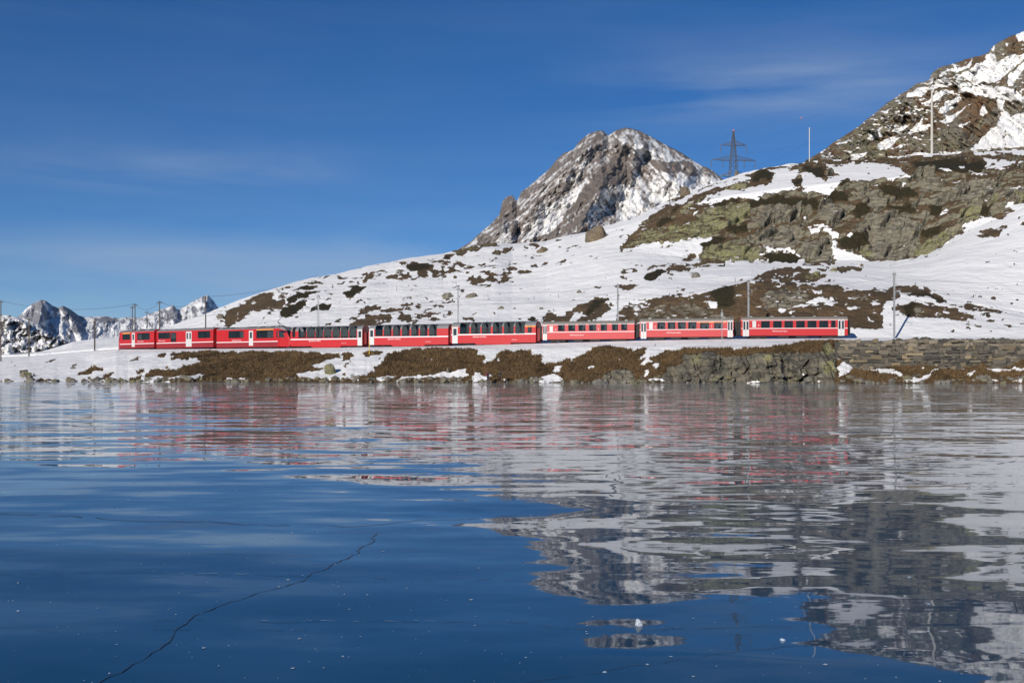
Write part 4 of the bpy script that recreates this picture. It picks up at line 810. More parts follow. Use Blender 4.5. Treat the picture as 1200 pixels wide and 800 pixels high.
    def window(s, h, mat=None, mull=0, framew=.05, sides=(-1, 1), framemat=None):
        for sd in sides:
            m = MB(); x0, x1, z0, z1 = h; y0, y1 = sorted((sd*(WD/2-.05), sd*(WD/2+.012)))
            for a in ((x0-framew*.3, x0+framew*.7, z0, z1), (x1-framew*.7, x1+framew*.3, z0, z1), (x0+framew*.7, x1-framew*.7, z0-framew*.3, z0+framew*.7), (x0+framew*.7, x1-framew*.7, z1-framew*.7, z1+framew*.3)):
                m.box(a[0], a[1], y0, y1, a[2], a[3])
            for k in range(mull):
                c = x0+(x1-x0)*(k+1)/(mull+1); m.box(c-.035, c+.035, y0, y1, z0+framew*.7, z1-framew*.7)
            w = m.build('window', framemat or M_rub, s.root)
            m = MB(); y = sd*(WD/2-.03); m.add([(x0, y, z0), (x1, y, z0), (x1, y, z1), (x0, y, z1)], [(0, 1, 2, 3)]); m.build('pane', mat or M_pane, w)
    def pano(s, h):
        x0, x1, z0 = h[0], h[1], h[2]
        for sd in (-1, 1):
            pts = [(-WD/2, z0)]+[p for p in s.prof[:4]]
            m = MB()
            for xx in (x0, x1):
                for (v0, a0), (v1, a1) in zip(pts[:-1], pts[1:]):
                    c0, c1 = xx-.03, xx+.03; q = .985
                    m.add([(c0, -sd*v0*1.004, a0), (c1, -sd*v0*1.004, a0), (c1, -sd*v1*1.004, a1+.004), (c0, -sd*v1*1.004, a1+.004)], [(0, 1, 2, 3)])
                    m.add([(xx, -sd*v0*1.004, a0), (xx, -sd*v0*.95, a0), (xx, -sd*v1*.95, a1-.03), (xx, -sd*v1*1.004, a1)], [(0, 1, 2, 3)])
            m.box(x0, x1, *sorted((sd*(WD/2-.04), sd*(WD/2+.01))), z0-.02, z0+.03)
            w = m.build('window', M_rub, s.root)
            m = MB(); k = .985
            for (v0, a0), (v1, a1) in zip(pts[:-1], pts[1:]):
                m.add([(x0, -sd*v0*k, a0), (x1, -sd*v0*k, a0), (x1, -sd*v1*k, a1-.015), (x0, -sd*v1*k, a1-.015)], [(0, 1, 2, 3)])
            m.build('pane', M_pano, w)
    def door(s, h, double=False, zp0=None, sides=(-1, 1), zpane=(.52, .92), pw=.5, mat=None):
        x0, x1, z0, z1 = h
        for sd in sides:
            y0, y1 = sorted((sd*(WD/2-.02), sd*(WD/2+.025))); m = MB(); c = (x0+x1)/2
            leaves = [(x0, c-.015), (c+.015, x1)] if double else [(x0, x1)]
            for a, b in leaves: m.box(a, b, y0, y1, z0, z1)
            d = m.build('door', mat or M_white, s.root)
            for a, b in leaves:
                m = MB(); w = (b-a)*pw/2; q = (a+b)/2; yy0, yy1 = sorted((sd*(WD/2), sd*(WD/2+.034)))
                m.box(q-w, q+w, yy0, yy1, z0+(z1-z0)*zpane[0], z0+(z1-z0)*zpane[1]); m.build('pane', M_dpane, d)
    def band(s, name, x0, x1, z0, z1, mat, sides=(-1, 1), out=.008):
        for sd in sides:
            m = MB(); y0, y1 = sorted((sd*(WD/2-.01), sd*(WD/2+out))); m.box(x0, x1, y0, y1, z0, z1); m.build(name, mat, s.root)
    def seats(s, x0, x1, zf, pitch=1.7):
        k = max(1, int((x1-x0)/pitch)); me = None
        for i in range(k):
            for side in (-.75, .75):
                if me is None:
                    m = MB()
                    for dx in (-.42, .42):
                        m.box(dx-.05+.0, dx+.05, -.48, .48, .35, 1.12); m.box(min(dx, dx*.25), max(dx, dx*.25), -.48, .48, .3, .45)
                        for yy in (-.24, .24): m.box(dx-.06, dx+.06, yy-.14, yy+.14, 1.14, 1.3)
                    o = m.build('seat', M_seat, s.root); me = o.data
                else:
                    o = bpy.data.objects.new('seat', me); COL.objects.link(o); o.parent = s.root
                o.location = (x0+(i+.5)*(x1-x0)/k, side, zf)
    def running(s, zbot, inset=2.6, skirtmat=None):
        for sx in (-1, 1):
            cx = (s.xl if sx < 0 else s.xr)-sx*inset
            m = MB()
            for sy in (-1, 1): m.box(cx-1.25, cx+1.25, sy*.95-.06, sy*.95+.06, .28, .55); m.box(cx-.3, cx+.3, sy*1.0-.08, sy*1.0+.08, .22, .62)
            m.box(cx-.3, cx+.3, -.9, .9, .3, .6)
            b = m.build('bogie', M_dark, s.root); wm = None
            for wx in (-.9, .9):
                for sy in (-1, 1):
                    m = MB(); m.tube((cx+wx, sy*.5, .36), (cx+wx, sy*.62, .36), .36, .36, 14); m.build('wheel', M_dark, b)
        m = MB(); m.box(s.xl+.3, s.xr-.3, -1.05, 1.05, zbot-.14, zbot+.02)
        m.box(-2.4, -.8, -1.2, -.6, .3, zbot); m.box(.3, 2.0, -1.2, -.55, .32, zbot); m.box(-1.5, .9, .5, 1.2, .3, zbot)
        m.build('underframe', M_dark, s.root)
    def gangway(s, right=True, left=True, mat=None):
        for on, x, d in ((left, s.xl, -1), (right, s.xr, 1)):
            if not on: continue
            m = MB()
            for k in range(4):
                a, b = sorted((x+d*(.02+k*.13), x+d*(.11+k*.13))); q = .0 if k % 2 else .06
                m.box(a, b, -.72-q, .72+q, .75-q, 2.75+q)
            m.box(*sorted((x+d*.02, x+d*.5)), -.66, .66, .8, 2.7)
            m.build('gangway_bellows', mat or M_dark, s.root)
def ends(c): return c.xl, c.xr
R_TXT = 'RhB Rhätische Bahn'
# ---- three-section red railcar at the head of the train
def nose(c, x0, d, length, ztop, zbot, mat, roofmat, blackmask):
    """tapered driver's cab: a side outline swept across with bevelled front corners"""
    zt = ztop+.40
    outline = [(0, zbot), (.86, zbot-.05), (.99, zbot+.35), (1.0, 1.45), (.95, 1.95), (.68, 3.3), (.45, zt-.24), (.25, zt-.06), (0, zt)]
    def st(t, wfac): return [(x0+d*a*length, wfac(a)*t, z) for a, z in outline]
    wf = lambda a: WD/2*(1-.30*max(0, a-.45)/.55)
    m = MB(); n = len(outline)
    for sd in (-1, 1):
        ring = st(sd, wf); m.add([ring[i] for i in (0, 1, 2, 3, 4, 5)]+[(x0, sd*WD/2, ztop)], [(0, 1, 2, 3, 4, 5, 6)])
    L, R = st(-1, wf), st(1, wf)
    for i in (0, 1, 2): m.add([L[i], L[i+1], R[i+1], R[i]], [(0, 1, 2, 3)])
    o = m.build('cab', mat, c.root)
    m = MB()                              # windscreen
    k = 1.002
    def sub(i, t):  return tuple(L[i][j]*(1-t)+L[i+1][j]*t for j in range(3))
    a, b2, c2 = L[3], L[4], L[5]; ra, rb, rc = R[3], R[4], R[5]
    m.add([a, b2, rb, ra], [(0, 1, 2, 3)]); m.add([b2, c2, rc, rb], [(0, 1, 2, 3)]); m.build('windscreen', M_black, o)
    m = MB()
    for i in (5, 6, 7):
        e0 = 1.0 if i == 5 else (.86 if i == 6 else .72); e1 = .86 if i == 5 else (.72 if i == 6 else .5)
        p = [(L[i][0], L[i][1]*e0, L[i][2]), (L[i+1][0], L[i+1][1]*e1, L[i+1][2]), (R[i+1][0], R[i+1][1]*e1, R[i+1][2]), (R[i][0], R[i][1]*e0, R[i][2])]
        m.add(p, [(0, 1, 2, 3)])
        for (u, w, sd) in ((p[0], p[1], -1), (p[3], p[2], 1)):
            m.add([u, w, (x0, sd*WD/2, ztop)], [(0, 1, 2)])
    m.build('cab_roof', roofmat, o)
    for sy in (-1, 1):
        m = MB(); m.tube((x0+d*(.955*length), sy*.62, 1.0), (x0+d*(length+.015), sy*.62, 1.0), .13, .13, 12); m.build('headlight', M_stripe, o)
    for sd in (-1, 1):                    # side quarter window
        m = MB(); y = sd*(WD/2+.006)
        q = [(.12, 2.08), (.93, 2.0), (.88, 2.3), (.66, 3.26), (.12, 3.36)]
        m.add([(x0+d*a*length, sd*(wf(a)+.010), z) for a, z in q], [tuple(range(5))]); m.build('side_window', M_dpane, o)
    m = MB(); m.box(*sorted((x0+d*.75*length, x0+d*(length+.1))), -.95, .95, .18, zbot-.02); m.box(*sorted((x0+d*length, x0+d*(length+.35))), -.14, .14, .5, .75); m.build('snow_plough', M_dark, o)
def railcar(pl, pr, label, wins, doors, yel, stripe_y, txt, nose_at=None, tall=None, roofgaps=(), nosel=2.0):
    c = Car('railcar', label, pl, pr, 'sections of the red railcar'); zb = .42
    c.L += 0
    H = [c.rect(w) for w in wins]; T = [c.rect(w) for w in (tall or [])]
    xl = -c.L/2+(nosel if nose_at == 'l' else .3); xr = c.L/2-(nosel if nose_at == 'r' else .3)
    c.shell(H+T, zb, M_red, M_roof, xl, xr, ztop=3.7, k=.5)
    for h, w in zip(H, wins): c.window(h, mull=1 if w[1]-w[0] > 8 else 0, framew=.07)
    for h in T: c.window(h, framew=.07)
    for d, dbl in doors: c.door(c.rect(d), dbl, zpane=(.5, .9))
    for a, b, y in yel: c.band('class_stripe', c.x(a), c.x(b), c.z((a+b)/2, y+.4), c.z((a+b)/2, y-.4), M_yel)
    z1 = c.z((pl+pr)/2, stripe_y)
    blk = sorted([(c.rect(d)[0]-.03, c.rect(d)[1]+.03) for d, _ in doors]); x = xl
    for a, b in blk+[(xr, xr)]:
        if a > x: c.band('stripe', x, a, z1-.07, z1+.07, M_stripe); c.band('skirt', x, a, zb-.04, z1-.075, M_dred, out=.006)
        x = b
    if txt: text_mesh(R_TXT, .3, 'lettering', M_stripe, c.root, (c.x(txt[0]), -WD/2-.012, c.z(txt[0], txt[1])))
    for a, b in roofgaps:
        m = MB(); m.box(c.x(a), c.x(b), -1.05, 1.05, 3.95, 4.17); m.build('roof_unit', M_dark, c.root)
    m = MB()
    for i in range(6):
        a = xl+(xr-xl)*(i+.1)/6; m.box(a, a+(xr-xl)/6*.7, -.8, .8, 4.05, 4.18)
    m.build('roof_cover', M_roof, c.root)
    c.seats(xl+.6, xr-.6, zb+.42, 2.2); c.running(zb, 2.4)
    if nose_at == 'r': nose(c, xr, 1, nosel, 3.7, zb, M_red, M_roof, True); c.gangway(False, True)
    elif nose_at == 'l': nose(c, xl, -1, nosel, 3.7, zb, M_red, M_roof, False); c.gangway(True, False)
    else: c.gangway(True, True)
    return c
railcar(137, 181.5, 'rear red railcar section with one narrow white door and dark roof boxes', [(143.5,152.5,391.5,398),(161,175.5,390.3,398)], [((154.5,158,390,406.3), False)], [(143.5,152.5,390.6)], 402.8, (161,400.6), 'l', None, [(153,157),(163,168),(174,178)], 1.3)
railcar(182.5, 251, 'middle red railcar section with double white doors under a grey roof', [(185.5,199.3,389.8,396.8),(232,246.3,388,396)], [((218,224.6,388.3,406), True)], [], 401.3, (185.5,400), None, [(200,206.4,389.8,400.3)], [])
cab = railcar(252.5, 339, 'front red railcar section with sloping black driver cab', [(268,285.5,387.8,396),(300.5,320.3,387,396)], [((291.8,296.6,387.3,405), False)], [(300.5,320.3,386.2)], 400.4, (272,399.4), 'r', [(324,327,387.5,395.5)], [(260,266),(269,273),(290,298),(303,309),(316,320)], 2.9)
m = MB(); x0 = cab.x(324)
m.tube((x0, -.4, 4.2), (x0-1.1, 0, 5.0), .05); m.tube((x0, .4, 4.2), (x0-1.1, 0, 5.0), .05); m.tube((x0-1.1, 0, 5.0), (x0, 0, 5.85), .045); m.tube((x0, -.8, 5.88), (x0, .8, 5.88), .045); m.box(x0-1.4, x0+.3, -.5, .5, 4.05, 4.22)
m.build('pantograph', M_dark, cab.root)
# ---- panorama coaches
def panorama(pl, pr, label, pw, small, doors, stripe_y, txt, orange=(), solid=()):
    c = Car('panorama_coach', label, pl, pr); zb = .45
    H = []
    for w in pw: r = c.rect(w); H.append((r[0], r[1], r[2], 9.0))
    S = [c.rect(w) for w in small]
    c.shell(H+S, zb, M_red, M_roof, pano=True, ztop=3.15)
    for h in H: c.pano(h)
    for h in S: c.window(h)
    for d in doors: c.door(c.rect(d), False, zpane=(.5, .9), pw=.6)
    z1 = c.z((pl+pr)/2, stripe_y); D = sorted((c.rect(d)[0]-.03, c.rect(d)[1]+.03) for d in doors); x = c.xl
    for a, b in D+[(c.xr, c.xr)]:
        if a > x: c.band('stripe', x, a, z1-.09, z1+.09, M_stripe)
        x = b
    for a, b, y in orange: c.band('class_stripe', c.x(a), c.x(b), 2.98, 3.18, M_org)
    text_mesh('BERNINA EXPRESS', .3, 'lettering', M_stripe, c.root, (c.x(txt[0]), -WD/2-.012, c.z(txt[0], txt[1])))
    text_mesh('Rhätische Bahn', .16, 'lettering', M_stripe, c.root, (c.xr-4.2, -WD/2-.012, zb+.45))
    m = MB()                               # lower skirt between the bogies
    m.box(c.xl+4.4, c.xr-4.4, -WD/2-.004, -WD/2+.05, .22, zb+.02); m.box(c.xl+4.4, c.xr-4.4, WD/2-.05, WD/2+.004, .22, zb+.02); m.build('skirt', M_red, c.root)
    c.seats(c.x(pw[0][0]), c.x(pw[-1][1]), zb+.42, 1.9); c.running(zb); c.gangway(True, True, M_dred)
    return c
panorama(339.8, 425.4, 'panorama coach coupled to the black railcar cab', [(a, b, 382.7, 395.7) for a, b in ((349.8,358.6),(359.8,368.8),(369.8,378.6),(379.6,388.4),(389.6,398.3),(399.5,408.1),(409.4,417.6))], [(342.5,346,388,395)], [(419,424.4,386,404.8)], 397.2, (362,400.2))
panorama(431.5, 526.2, 'middle panorama coach with a blank red panel at its end', [(a, b, 381, 393.6) for a, b in ((440,448.3),(450,458.6),(460.6,469),(471.2,479.8),(482,490.4),(492.4,500.8),(503,511.8))], [], [(432.8,438.4,385,404)], 394.6, (454.5,398))
panorama(528, 628.8, 'panorama coach with orange first class bands above its ends', [(a, b, 378.5, 391) for a, b in ((539,549.8),(552,562.7),(564.6,574.9),(577.6,588.4),(590.6,601.9),(604,614.8))], [(618.5,623,382.2,389.8)], [(530,536.4,383.2,402.3)], 391.6, (554,395.4), [(529.5,537,381),(615.5,627.5,381)])
# ---- older coaches
def coach(pl, pr, label, wins, wy, small, doors, stripe_y, txt, orange=()):
    c = Car('passenger_coach', label, pl, pr); zb = .62
    H = []
    for a, b in wins:
        t = (a-pl)/(pr-pl); y0 = wy[0]+(wy[1]-wy[0])*t; H.append(c.rect((a, b, y0, y0+8.0)))
    S = [c.rect(w) for w in small]
    c.shell(H, zb, M_red2, M_roofb, ztop=3.06, k=.62)
    for h in H: c.window(h, framew=.05, framemat=M_stripe if False else None)
    for h in S: c.band('toilet_window', h[0], h[1], h[2], h[3], M_white, (-1,), .014)
    for d in doors: c.door(c.rect(d), True, zpane=(.42, .92), pw=.62, mat=M_white)
    D = sorted((c.rect(d)[0]-.03, c.rect(d)[1]+.03) for d in doors); x = c.xl; z1 = c.z((pl+pr)/2, stripe_y)
    for a, b in D+[(c.xr, c.xr)]:
        if a > x+.05: c.band('stripe', x, a, z1-.045, z1+.045, M_stripe); c.band('cornice', x, a, 2.96, 3.02, M_stripe)
        x = b
    for a, b, y in orange: c.band('class_stripe', c.x(a), c.x(b), 2.80, 2.93, M_org)
    text_mesh(R_TXT, .28, 'lettering', M_stripe, c.root, (c.x(txt[0]), -WD/2-.012, c.z(txt[0], txt[1])))
    for px, s in txt[2]: text_mesh(s, .4, 'class_number', M_stripe, c.root, (c.x(px), -WD/2-.012, 2.1))
    m = MB()
    for k in range(5):
        a = c.xl+(k+.5)*(c.xr-c.xl)/5; m.box(a-.22, a+.22, -.2, .2, 3.5, 3.68)
    m.build('roof_vent', M_steel, c.root)
    c.seats(c.x(wins[0][0]), c.x(wins[-1][1]), zb+.42, 1.8); c.running(zb); c.gangway(True, True)
    return c
coach(634.2, 744.5, 'red coach with seven square windows joined to the panorama coaches', [(654,661.8),(666,674),(678,686),(690.4,698.5),(704,711.3),(717.3,724.2),(728,735)], (380.2,378.6), [(644,648,382,388.6)], [(636.3,641,380.5,398.6)], 388.8, (668,393.2,[(650.5,'2'),(700.3,'2')]))
coach(748.6, 861, 'red coach with an orange band above its end windows', [(770.4,779.4),(782.7,791.3),(794.5,803.5),(806.6,816),(820.5,831),(837,847)], (377.8,376.8), [(760.7,765,377.8,385.6)], [(751,757.4,377.2,396.8),(852.6,858.8,375.5,395)], 386, (781,390.4,[(767,'2'),(833,'1')]), [(817.6,851,375)])
coach(867.4, 994.6, 'last red coach of the train with white doors at both ends', [(892,902),(906,916),(919.3,929.2),(933,943),(946.3,956.7),(960,970.4),(974,979)], (376.4,375.4), [(881.7,886,376,383.6)], [(870.5,877.7,375.2,394),(982,989.6,374.2,393.4)], 384.6, (905,388.6,[(888.3,'2'),(971.2,'2')]))
# ---- track
trk = empty('railway_track', (0, 170, zz(397.4, 170))); tag(trk, 'narrow gauge railway track half buried in snow along the lake', 'railway track')
tpx = np.concatenate([np.arange(-250, 130, 20), np.arange(130, 1450, 12)])
def tpt(px, off, dz): d = float(D_track(px)); return Vector(((px-CX)/F*d, d+off, zz(float(Y_rail(px)), d)+dz))
for off in (.8, 1.8):
    m = MB(); m.path([tpt(p, off, -.06)-trk.location for p in tpx], .07, 4); m.build('rail', M_dark, trk)
# ------------------------------------------------------------------ masts, poles and wires
def mast(px, ytop, ybase, d, label, arm=-1, wire_h=6.3, group='catenary masts along the track', arm_len=2.6, w=.13, mat=None, drop=1.0):
    base = W(px, ybase, d); top = W(px, ytop, d); h = top.z-base.z
    r = empty('catenary_mast', base); tag(r, label, 'mast', group); mat = mat or M_steel
    m = MB()
    for sx in (-1, 1): m.box(sx*w-.03, sx*w+.03, -w, w, -drop, h)         # rolled steel mast: two flanges and a web
    m.box(-w+.03, w-.03, -.03, .03, -drop, h)
    m.build('post', mat, r)
    zb = min(wire_h, h-.8)
    m = MB(); m.tube((0, 0, zb+.5), (0, arm*arm_len, zb+.5), .035); m.tube((0, 0, zb-.45), (0, arm*arm_len*.9, zb+.46), .03); m.tube((0, arm*arm_len, zb+.55), (0, arm*arm_len, zb-.25), .02); m.tube((0, arm*.8, zb-.2), (0, arm*arm_len, zb-.25), .025)
    m.build('bracket_arm', mat, r)
    for p0, p1, r0, r1 in [((0, arm*q, zb+.5), (0, arm*(q+.22), zb+.5), .08, .08) for q in (.35, .75)]+[((0, 0, h), (0, 0, h+.3), .07, .05), ((.22, 0, h-.25), (.22, 0, h+.1), .06, .05), ((-.22, 0, h-.25), (-.22, 0, h+.1), .06, .05)]:
        m = MB(); m.tube(p0, p1, r0, r1, 8); m.build('insulator', M_ins, r)
    return base, h
MAST = []
for px, yt, yb, lab in ((111, 376.5, 411, 'thin dark catenary mast standing alone on open snow beyond the railcar'), (373, 347, 402, 'catenary mast rising behind the panorama coach next to the railcar'),
   (537, 338.5, 400, 'catenary mast rising behind the panorama coach with orange bands'), (724, 334.5, 395, 'catenary mast behind the coach joined to the panorama coaches'),
   (877, 329.5, 391, 'catenary mast in front of a grey crag behind the last coach'), (1048, 320.5, 391.2, 'catenary mast casting its shadow on snow past the last coach')):
    d = float(D_track(px))+3.9; MAST.append((px, *mast(px, yt, yb, d, lab, mat=M_wood if px < 200 else None, w=.10)))
base, h = mast(34, 374, 418.5, 264, 'dark catenary mast on the snow shoulder below the scrub ridge', mat=M_wood, w=.10); MAST.insert(0, (34, base, h))
base, h = mast(1262, 314, 391, float(D_track(1262))+3.9, 'catenary mast past the stone retaining wall'); MAST.append((1262, base, h))
for k, (dy, z, lab) in enumerate(((-2.6, 6.05, 'lowest overhead wire hanging over the rails'), (-2.6, 7.2, 'carrier wire strung above the contact wire on the mast brackets'), (0, 8.9, 'feeder wire strung across the tops of the catenary masts'))):
    m = MB(); pts = []
    for (a, ba, ha), (b, bb, hb) in zip(MAST[:-1], MAST[1:]):
        za = min(z, ha+.2); zb = min(z, hb+.2); sag = (.05, .9, 1.0)[k]
        for i in range(10):
            t = i/10; q = ba.lerp(bb, t); q = Vector((q.x, q.y+dy, (ba.z+za)*(1-t)+(bb.z+zb)*t-sag*4*t*(1-t))); pts.append(q)
    m.path(pts, .016, 3); tag(m.build('overhead_wire', M_wire), lab, 'wire', 'overhead wires')
def wood_pole(px, ytop, d, label, zbase, r=.16, arms=((.45, .55),), double=0.0, group='telegraph poles behind the railcar', mat=None, name='telegraph_pole', lean=0):
    top = W(px, ytop, d); base = Vector((top.x, top.y, zbase)); h = top.z-zbase
    e = empty(name, base); tag(e, label, 'pole', group)
    m = MB(); m.tube((0, 0, -.5), (lean, 0, h), r, r*.7, 8); m.build('post', mat or M_wood, e)
    for dz, half in arms:
        m = MB(); m.box(-half, half, -.05, .05, h-dz-.05, h-dz+.05); a = m.build('crossarm', mat or M_wood, e)
        for sx in (-half*.92, -half*.45, half*.45, half*.92):
            m = MB(); m.tube((sx, 0, h-dz+.05), (sx, 0, h-dz+.34), .055, .04, 6); m.build('insulator', M_ins, a)
    return top
TP = []
for px, yt, d, lab in ((155, 358.5, 268, 'thinner telegraph pole of the close pair behind the rear railcar section'), (158.2, 355.5, 258, 'thicker telegraph pole of the close pair behind the rear railcar section'),
                       (172.2, 364.5, 300, 'smallest telegraph pole standing just beyond the close pair'), (187, 352.5, 246, 'telegraph pole behind the joint of the rear and middle railcar sections'),
                       (241, 347, 232, 'tall telegraph pole behind the middle railcar section')):
    g = ground_at(px, 5.5, 10, d=d); TP.append(wood_pole(px, yt, d, lab, g.z, .15 if px != 172.2 else .12))
g = ground_at(-2, 3, 10, d=250); TP.insert(0, wood_pole(1.0, 352, 250, 'telegraph pole with a crossarm at the foot of the scrub ridge', g.z))
g = ground_at(42, 3, 10, d=300); wood_pole(42.2, 393.5, 300, 'short thin pole beside the scrub ridge', g.z, .10, ())
for dy, dz, lab in ((-.5, -.1, 'telegraph wire strung on the lake side of the poles behind the railcar'), (.5, -.1, 'telegraph wire strung on the hill side of the poles behind the railcar')):
    m = MB(); pts = []
    order = [TP[0], TP[2], TP[4], TP[5]]
    g2 = W(380, 318, 365)
    order.append(Vector((g2.x, g2.y, g2.z)))
    for a, b in zip(order[:-1], order[1:]):
        for i in range(12):
            t = i/12; q = a.lerp(b, t); pts.append(q+Vector((0, dy, dz-1.6*4*t*(1-t))))
    m.path(pts, .018, 3); tag(m.build('telegraph_wire', M_wire), lab, 'wire', 'telegraph wires')
# thin steel post in front of the coach, yellow snow stake
p = W(846, 396, 166.5); e = empty('trackside_post', Vector((p.x, p.y, p.z-.4))); tag(e, 'thin grey trackside post in front of the orange banded coach', 'post')
m = MB(); m.box(-.05, .05, -.05, .05, -.4, 4.7); m.build('post', M_steel, e); m = MB(); m.box(-.16, .16, -.07, .07, 3.6, 4.2); m.build('box', M_steel, e)
p = W(433, 417, 184); p = ground_at(433, 1.5, 4, py=416)
m = MB(); m.tube((0, 0, -.3), (.02, 0, 2.35), .05, .045, 8); o = m.build('snow_stake', plain('stake_yellow', (.75, .55, .05), .5)); o.location = p; tag(o, 'thin yellow snow stake in front of the panorama coaches', 'stake')
# small posts on the hillside
for px, yt, yb, d in ((785, 216, 251, 420), (653, 257, 276, 440), (676.5, 246, 272, 440), (689, 252, 271, 440)):
    g = ground_at(px, 7, 10.3, py=yb); top = W(px, yt, g.y)
    lab = {785: 'thin wooden pole on the snow ridge right of the big boulder', 653: 'thin wooden pole on the ridge line in front of the scree', 676.5: 'tallest of three thin poles on the ridge line left of the big boulder', 689: 'thin pole on the ridge line close beside the big boulder'}[px]
    wood_pole(px, yt, g.y, lab, g.z, .13, ((.5, .8),) if px == 676.5 else (), group='poles along the ridge')
for px, yt, yb in ((784.5, 343, 347.5), (655, 345, 349), (862, 326, 331), (465, 335.5, 341), (571.5, 345, 348), (626, 347, 350.5)):
    g = ground_at(px, 6, 9.5, py=yb); m = MB(); h = (yb-yt)/F*g.y*1.15; m.tube((0, 0, -.2), (0, 0, h), .05, .04, 6); o = m.build('marker_post', M_wood); o.location = g
    tag(o, {784.5: 'thin marker post in snow behind the orange banded coach', 655: 'thin marker post in the wide snow field above a square windowed coach', 862: 'thin marker post by the dark heath slope under the crag', 465: 'thin marker post in snow above the middle panorama coach', 571.5: 'thin marker post right of the mast behind the orange banded panorama coach', 626: 'thin marker post in the empty snow field near a tiny rounded stone'}[px], 'post', 'marker posts on the hillside')
# concrete poles on the right
g = ground_at(1092, 9, 10.9, py=181); wood_pole(1092, 108, g.y, 'tall pale concrete pole with a leaning brace on the shoulder of the crag', g.z, .48, (), group=None, mat=M_conc, name='concrete_pole')
pole = bpy.data.objects['concrete_pole']; h = W(1092, 108, g.y).z-g.z
m = MB(); m.tube((0, 0, h*.78), (4.6, 2.5, h*.40), .22, .22, 8); m.tube((4.6, 2.5, h*.42), (5.2, 2.8, -3), .2, .22, 8); m.build('brace', M_wood, pole)
g = ground_at(948, 9, 11.6, d=455); wood_pole(948.5, 149.5, 455, 'slender grey pole on the skyline left of the rocky slope', g.z-2, .26, (), group=None, mat=M_steel, name='concrete_pole')
p2 = [o for o in bpy.data.objects if o.name.startswith('concrete_pole')][-1]; h = W(948.5, 149.5, 455).z-g.z+2
for dz, sx in ((.8, 1), (2.2, -1), (4.6, 1)): m = MB(); m.tube((0, 0, h-dz), (sx*.7, 0, h-dz), .06); m.tube((sx*.7, 0, h-dz-.25), (sx*.7, 0, h-dz+.35), .13, .1, 6); m.build('insulator', M_ins, p2)
# lattice pylon
def pylon(px, ytop, d, zbase, label):
    top = W(px, ytop, d); e = empty('lattice_pylon', Vector((top.x, top.y, zbase)), .12); tag(e, label, 'pylon')
    H = top.z-zbase; s = d/F
    hw = lambda z: np.interp(H-z, [0, 16*s, 34*s, 52*s, H], [.25, 1.9*s, 3.3*s, 4.6*s, 11*s])
    m = MB(); lev = [H]; z = H
    while z > 0: z -= max(1.6, hw(z)*1.9); lev.append(max(z, 0))
    c = lambda z, i: (hw(z)*(1, -1, -1, 1)[i], hw(z)*(1, 1, -1, -1)[i], z)
    for a, b in zip(lev[:-1], lev[1:]):
        for i in range(4):
            j = (i+1) % 4; m.tube(c(a, i), c(b, i), .19, .19, 4, False); m.tube(c(a, i), c(b, j), .1, .1, 3, False); m.tube(c(a, j), c(b, i), .1, .1, 3, False); m.tube(c(b, i), c(b, j), .09, .09, 3, False)
    m.build('tower', M_pyl, e)
    for yo, half, ends_ in ((17, 15.5, (15.5,)), (34.5, 26.5, (13, 26.5)), (53, 16, (16,))):
        z = H-yo*s; m = MB(); b = hw(z)
        for sx in (-1, 1):
            for sy in (-1, 1):
                m.tube((sx*b, sy*b, z), (sx*half*s, 0, z), .18, .14, 4, False); m.tube((sx*b, sy*b, z+5.2*s), (sx*half*s, 0, z+.2), .15, .12, 4, False)
                for k in range(1, 6):
                    t = k/6; q = (b*(1-t)+half*s*t)*sx; m.tube((q, sy*b*(1-t), z), (q-sx*half*s/9, sy*b*(1-t+.12), z+5.2*s*(1-t)*.9), .11, .11, 3, False)
        a = m.build('crossarm', M_pyl, e)
        for q in ends_:
            for sx in (-1, 1): m = MB(); m.tube((sx*q*s, 0, z), (sx*q*s, 0, z-9*s), .2, .2, 6); m.build('insulator_string', M_pyl, a)
    m = MB(); m.tube((0, 0, H), (0, 0, H+.5), .7, .5, 8); m.build('warning_ball', plain('warning_red', (.55, .2, .16), .5), e)
    return top
gp = ground_at(859, 10, 13, d=620); ptop = pylon(859.5, 153.5, 620, gp.z-1, 'steel lattice pylon with three crossarms behind the snowy shoulder')
M_ball = plain('marker_ball', (.6, .22, .18), .5)
s = 620/F; pole_top = W(948.5, 153, 455)
for k, (ax, ay, bpt) in enumerate(((875, 172, W(1250, 95, 900)), (886, 189, W(1250, 115, 900)), (872, 187, W(948.5, 165, 455)))):
    a = W(ax, ay+8, 620); pts = []
    for i in range(21):
        t = i/20; q = a.lerp(bpt, t); pts.append(q-Vector((0, 0, (6, 6, 3)[k]*4*t*(1-t))))
    m = MB(); m.path(pts, .03, 3); tag(m.build('power_line', M_wire), ('upper power line running from the pylon to the rocky slope', 'middle power line running from the pylon to the rocky slope', 'power line running from the pylon to the slender pole')[k], 'wire', 'power lines')
a = W(859.5, 153.5, 620)
for k, b in enumerate((W(700, 240, 1500), W(1250, 60, 900))):
    pts = []
    for i in range(21):
        t = i/20; q = a.lerp(b, t); pts.append(q-Vector((0, 0, 5*4*t*(1-t))))
    m = MB(); m.path(pts, .02, 3); tag(m.build('power_line', M_wire), ('earth wire from the pylon top towards the pointed peak', 'earth wire from the pylon top towards the rocky slope')[k], 'wire', 'power lines')
    i = 5 if k == 0 else 3
    o = lump('marker_ball', pts[i], .55, .55, .55, M_ball, 3, 2, 0, 1.0); tag(o, ('small red marker ball on the wire towards the pointed peak', 'small red marker ball on the wire towards the rocky slope')[k], 'marker ball')

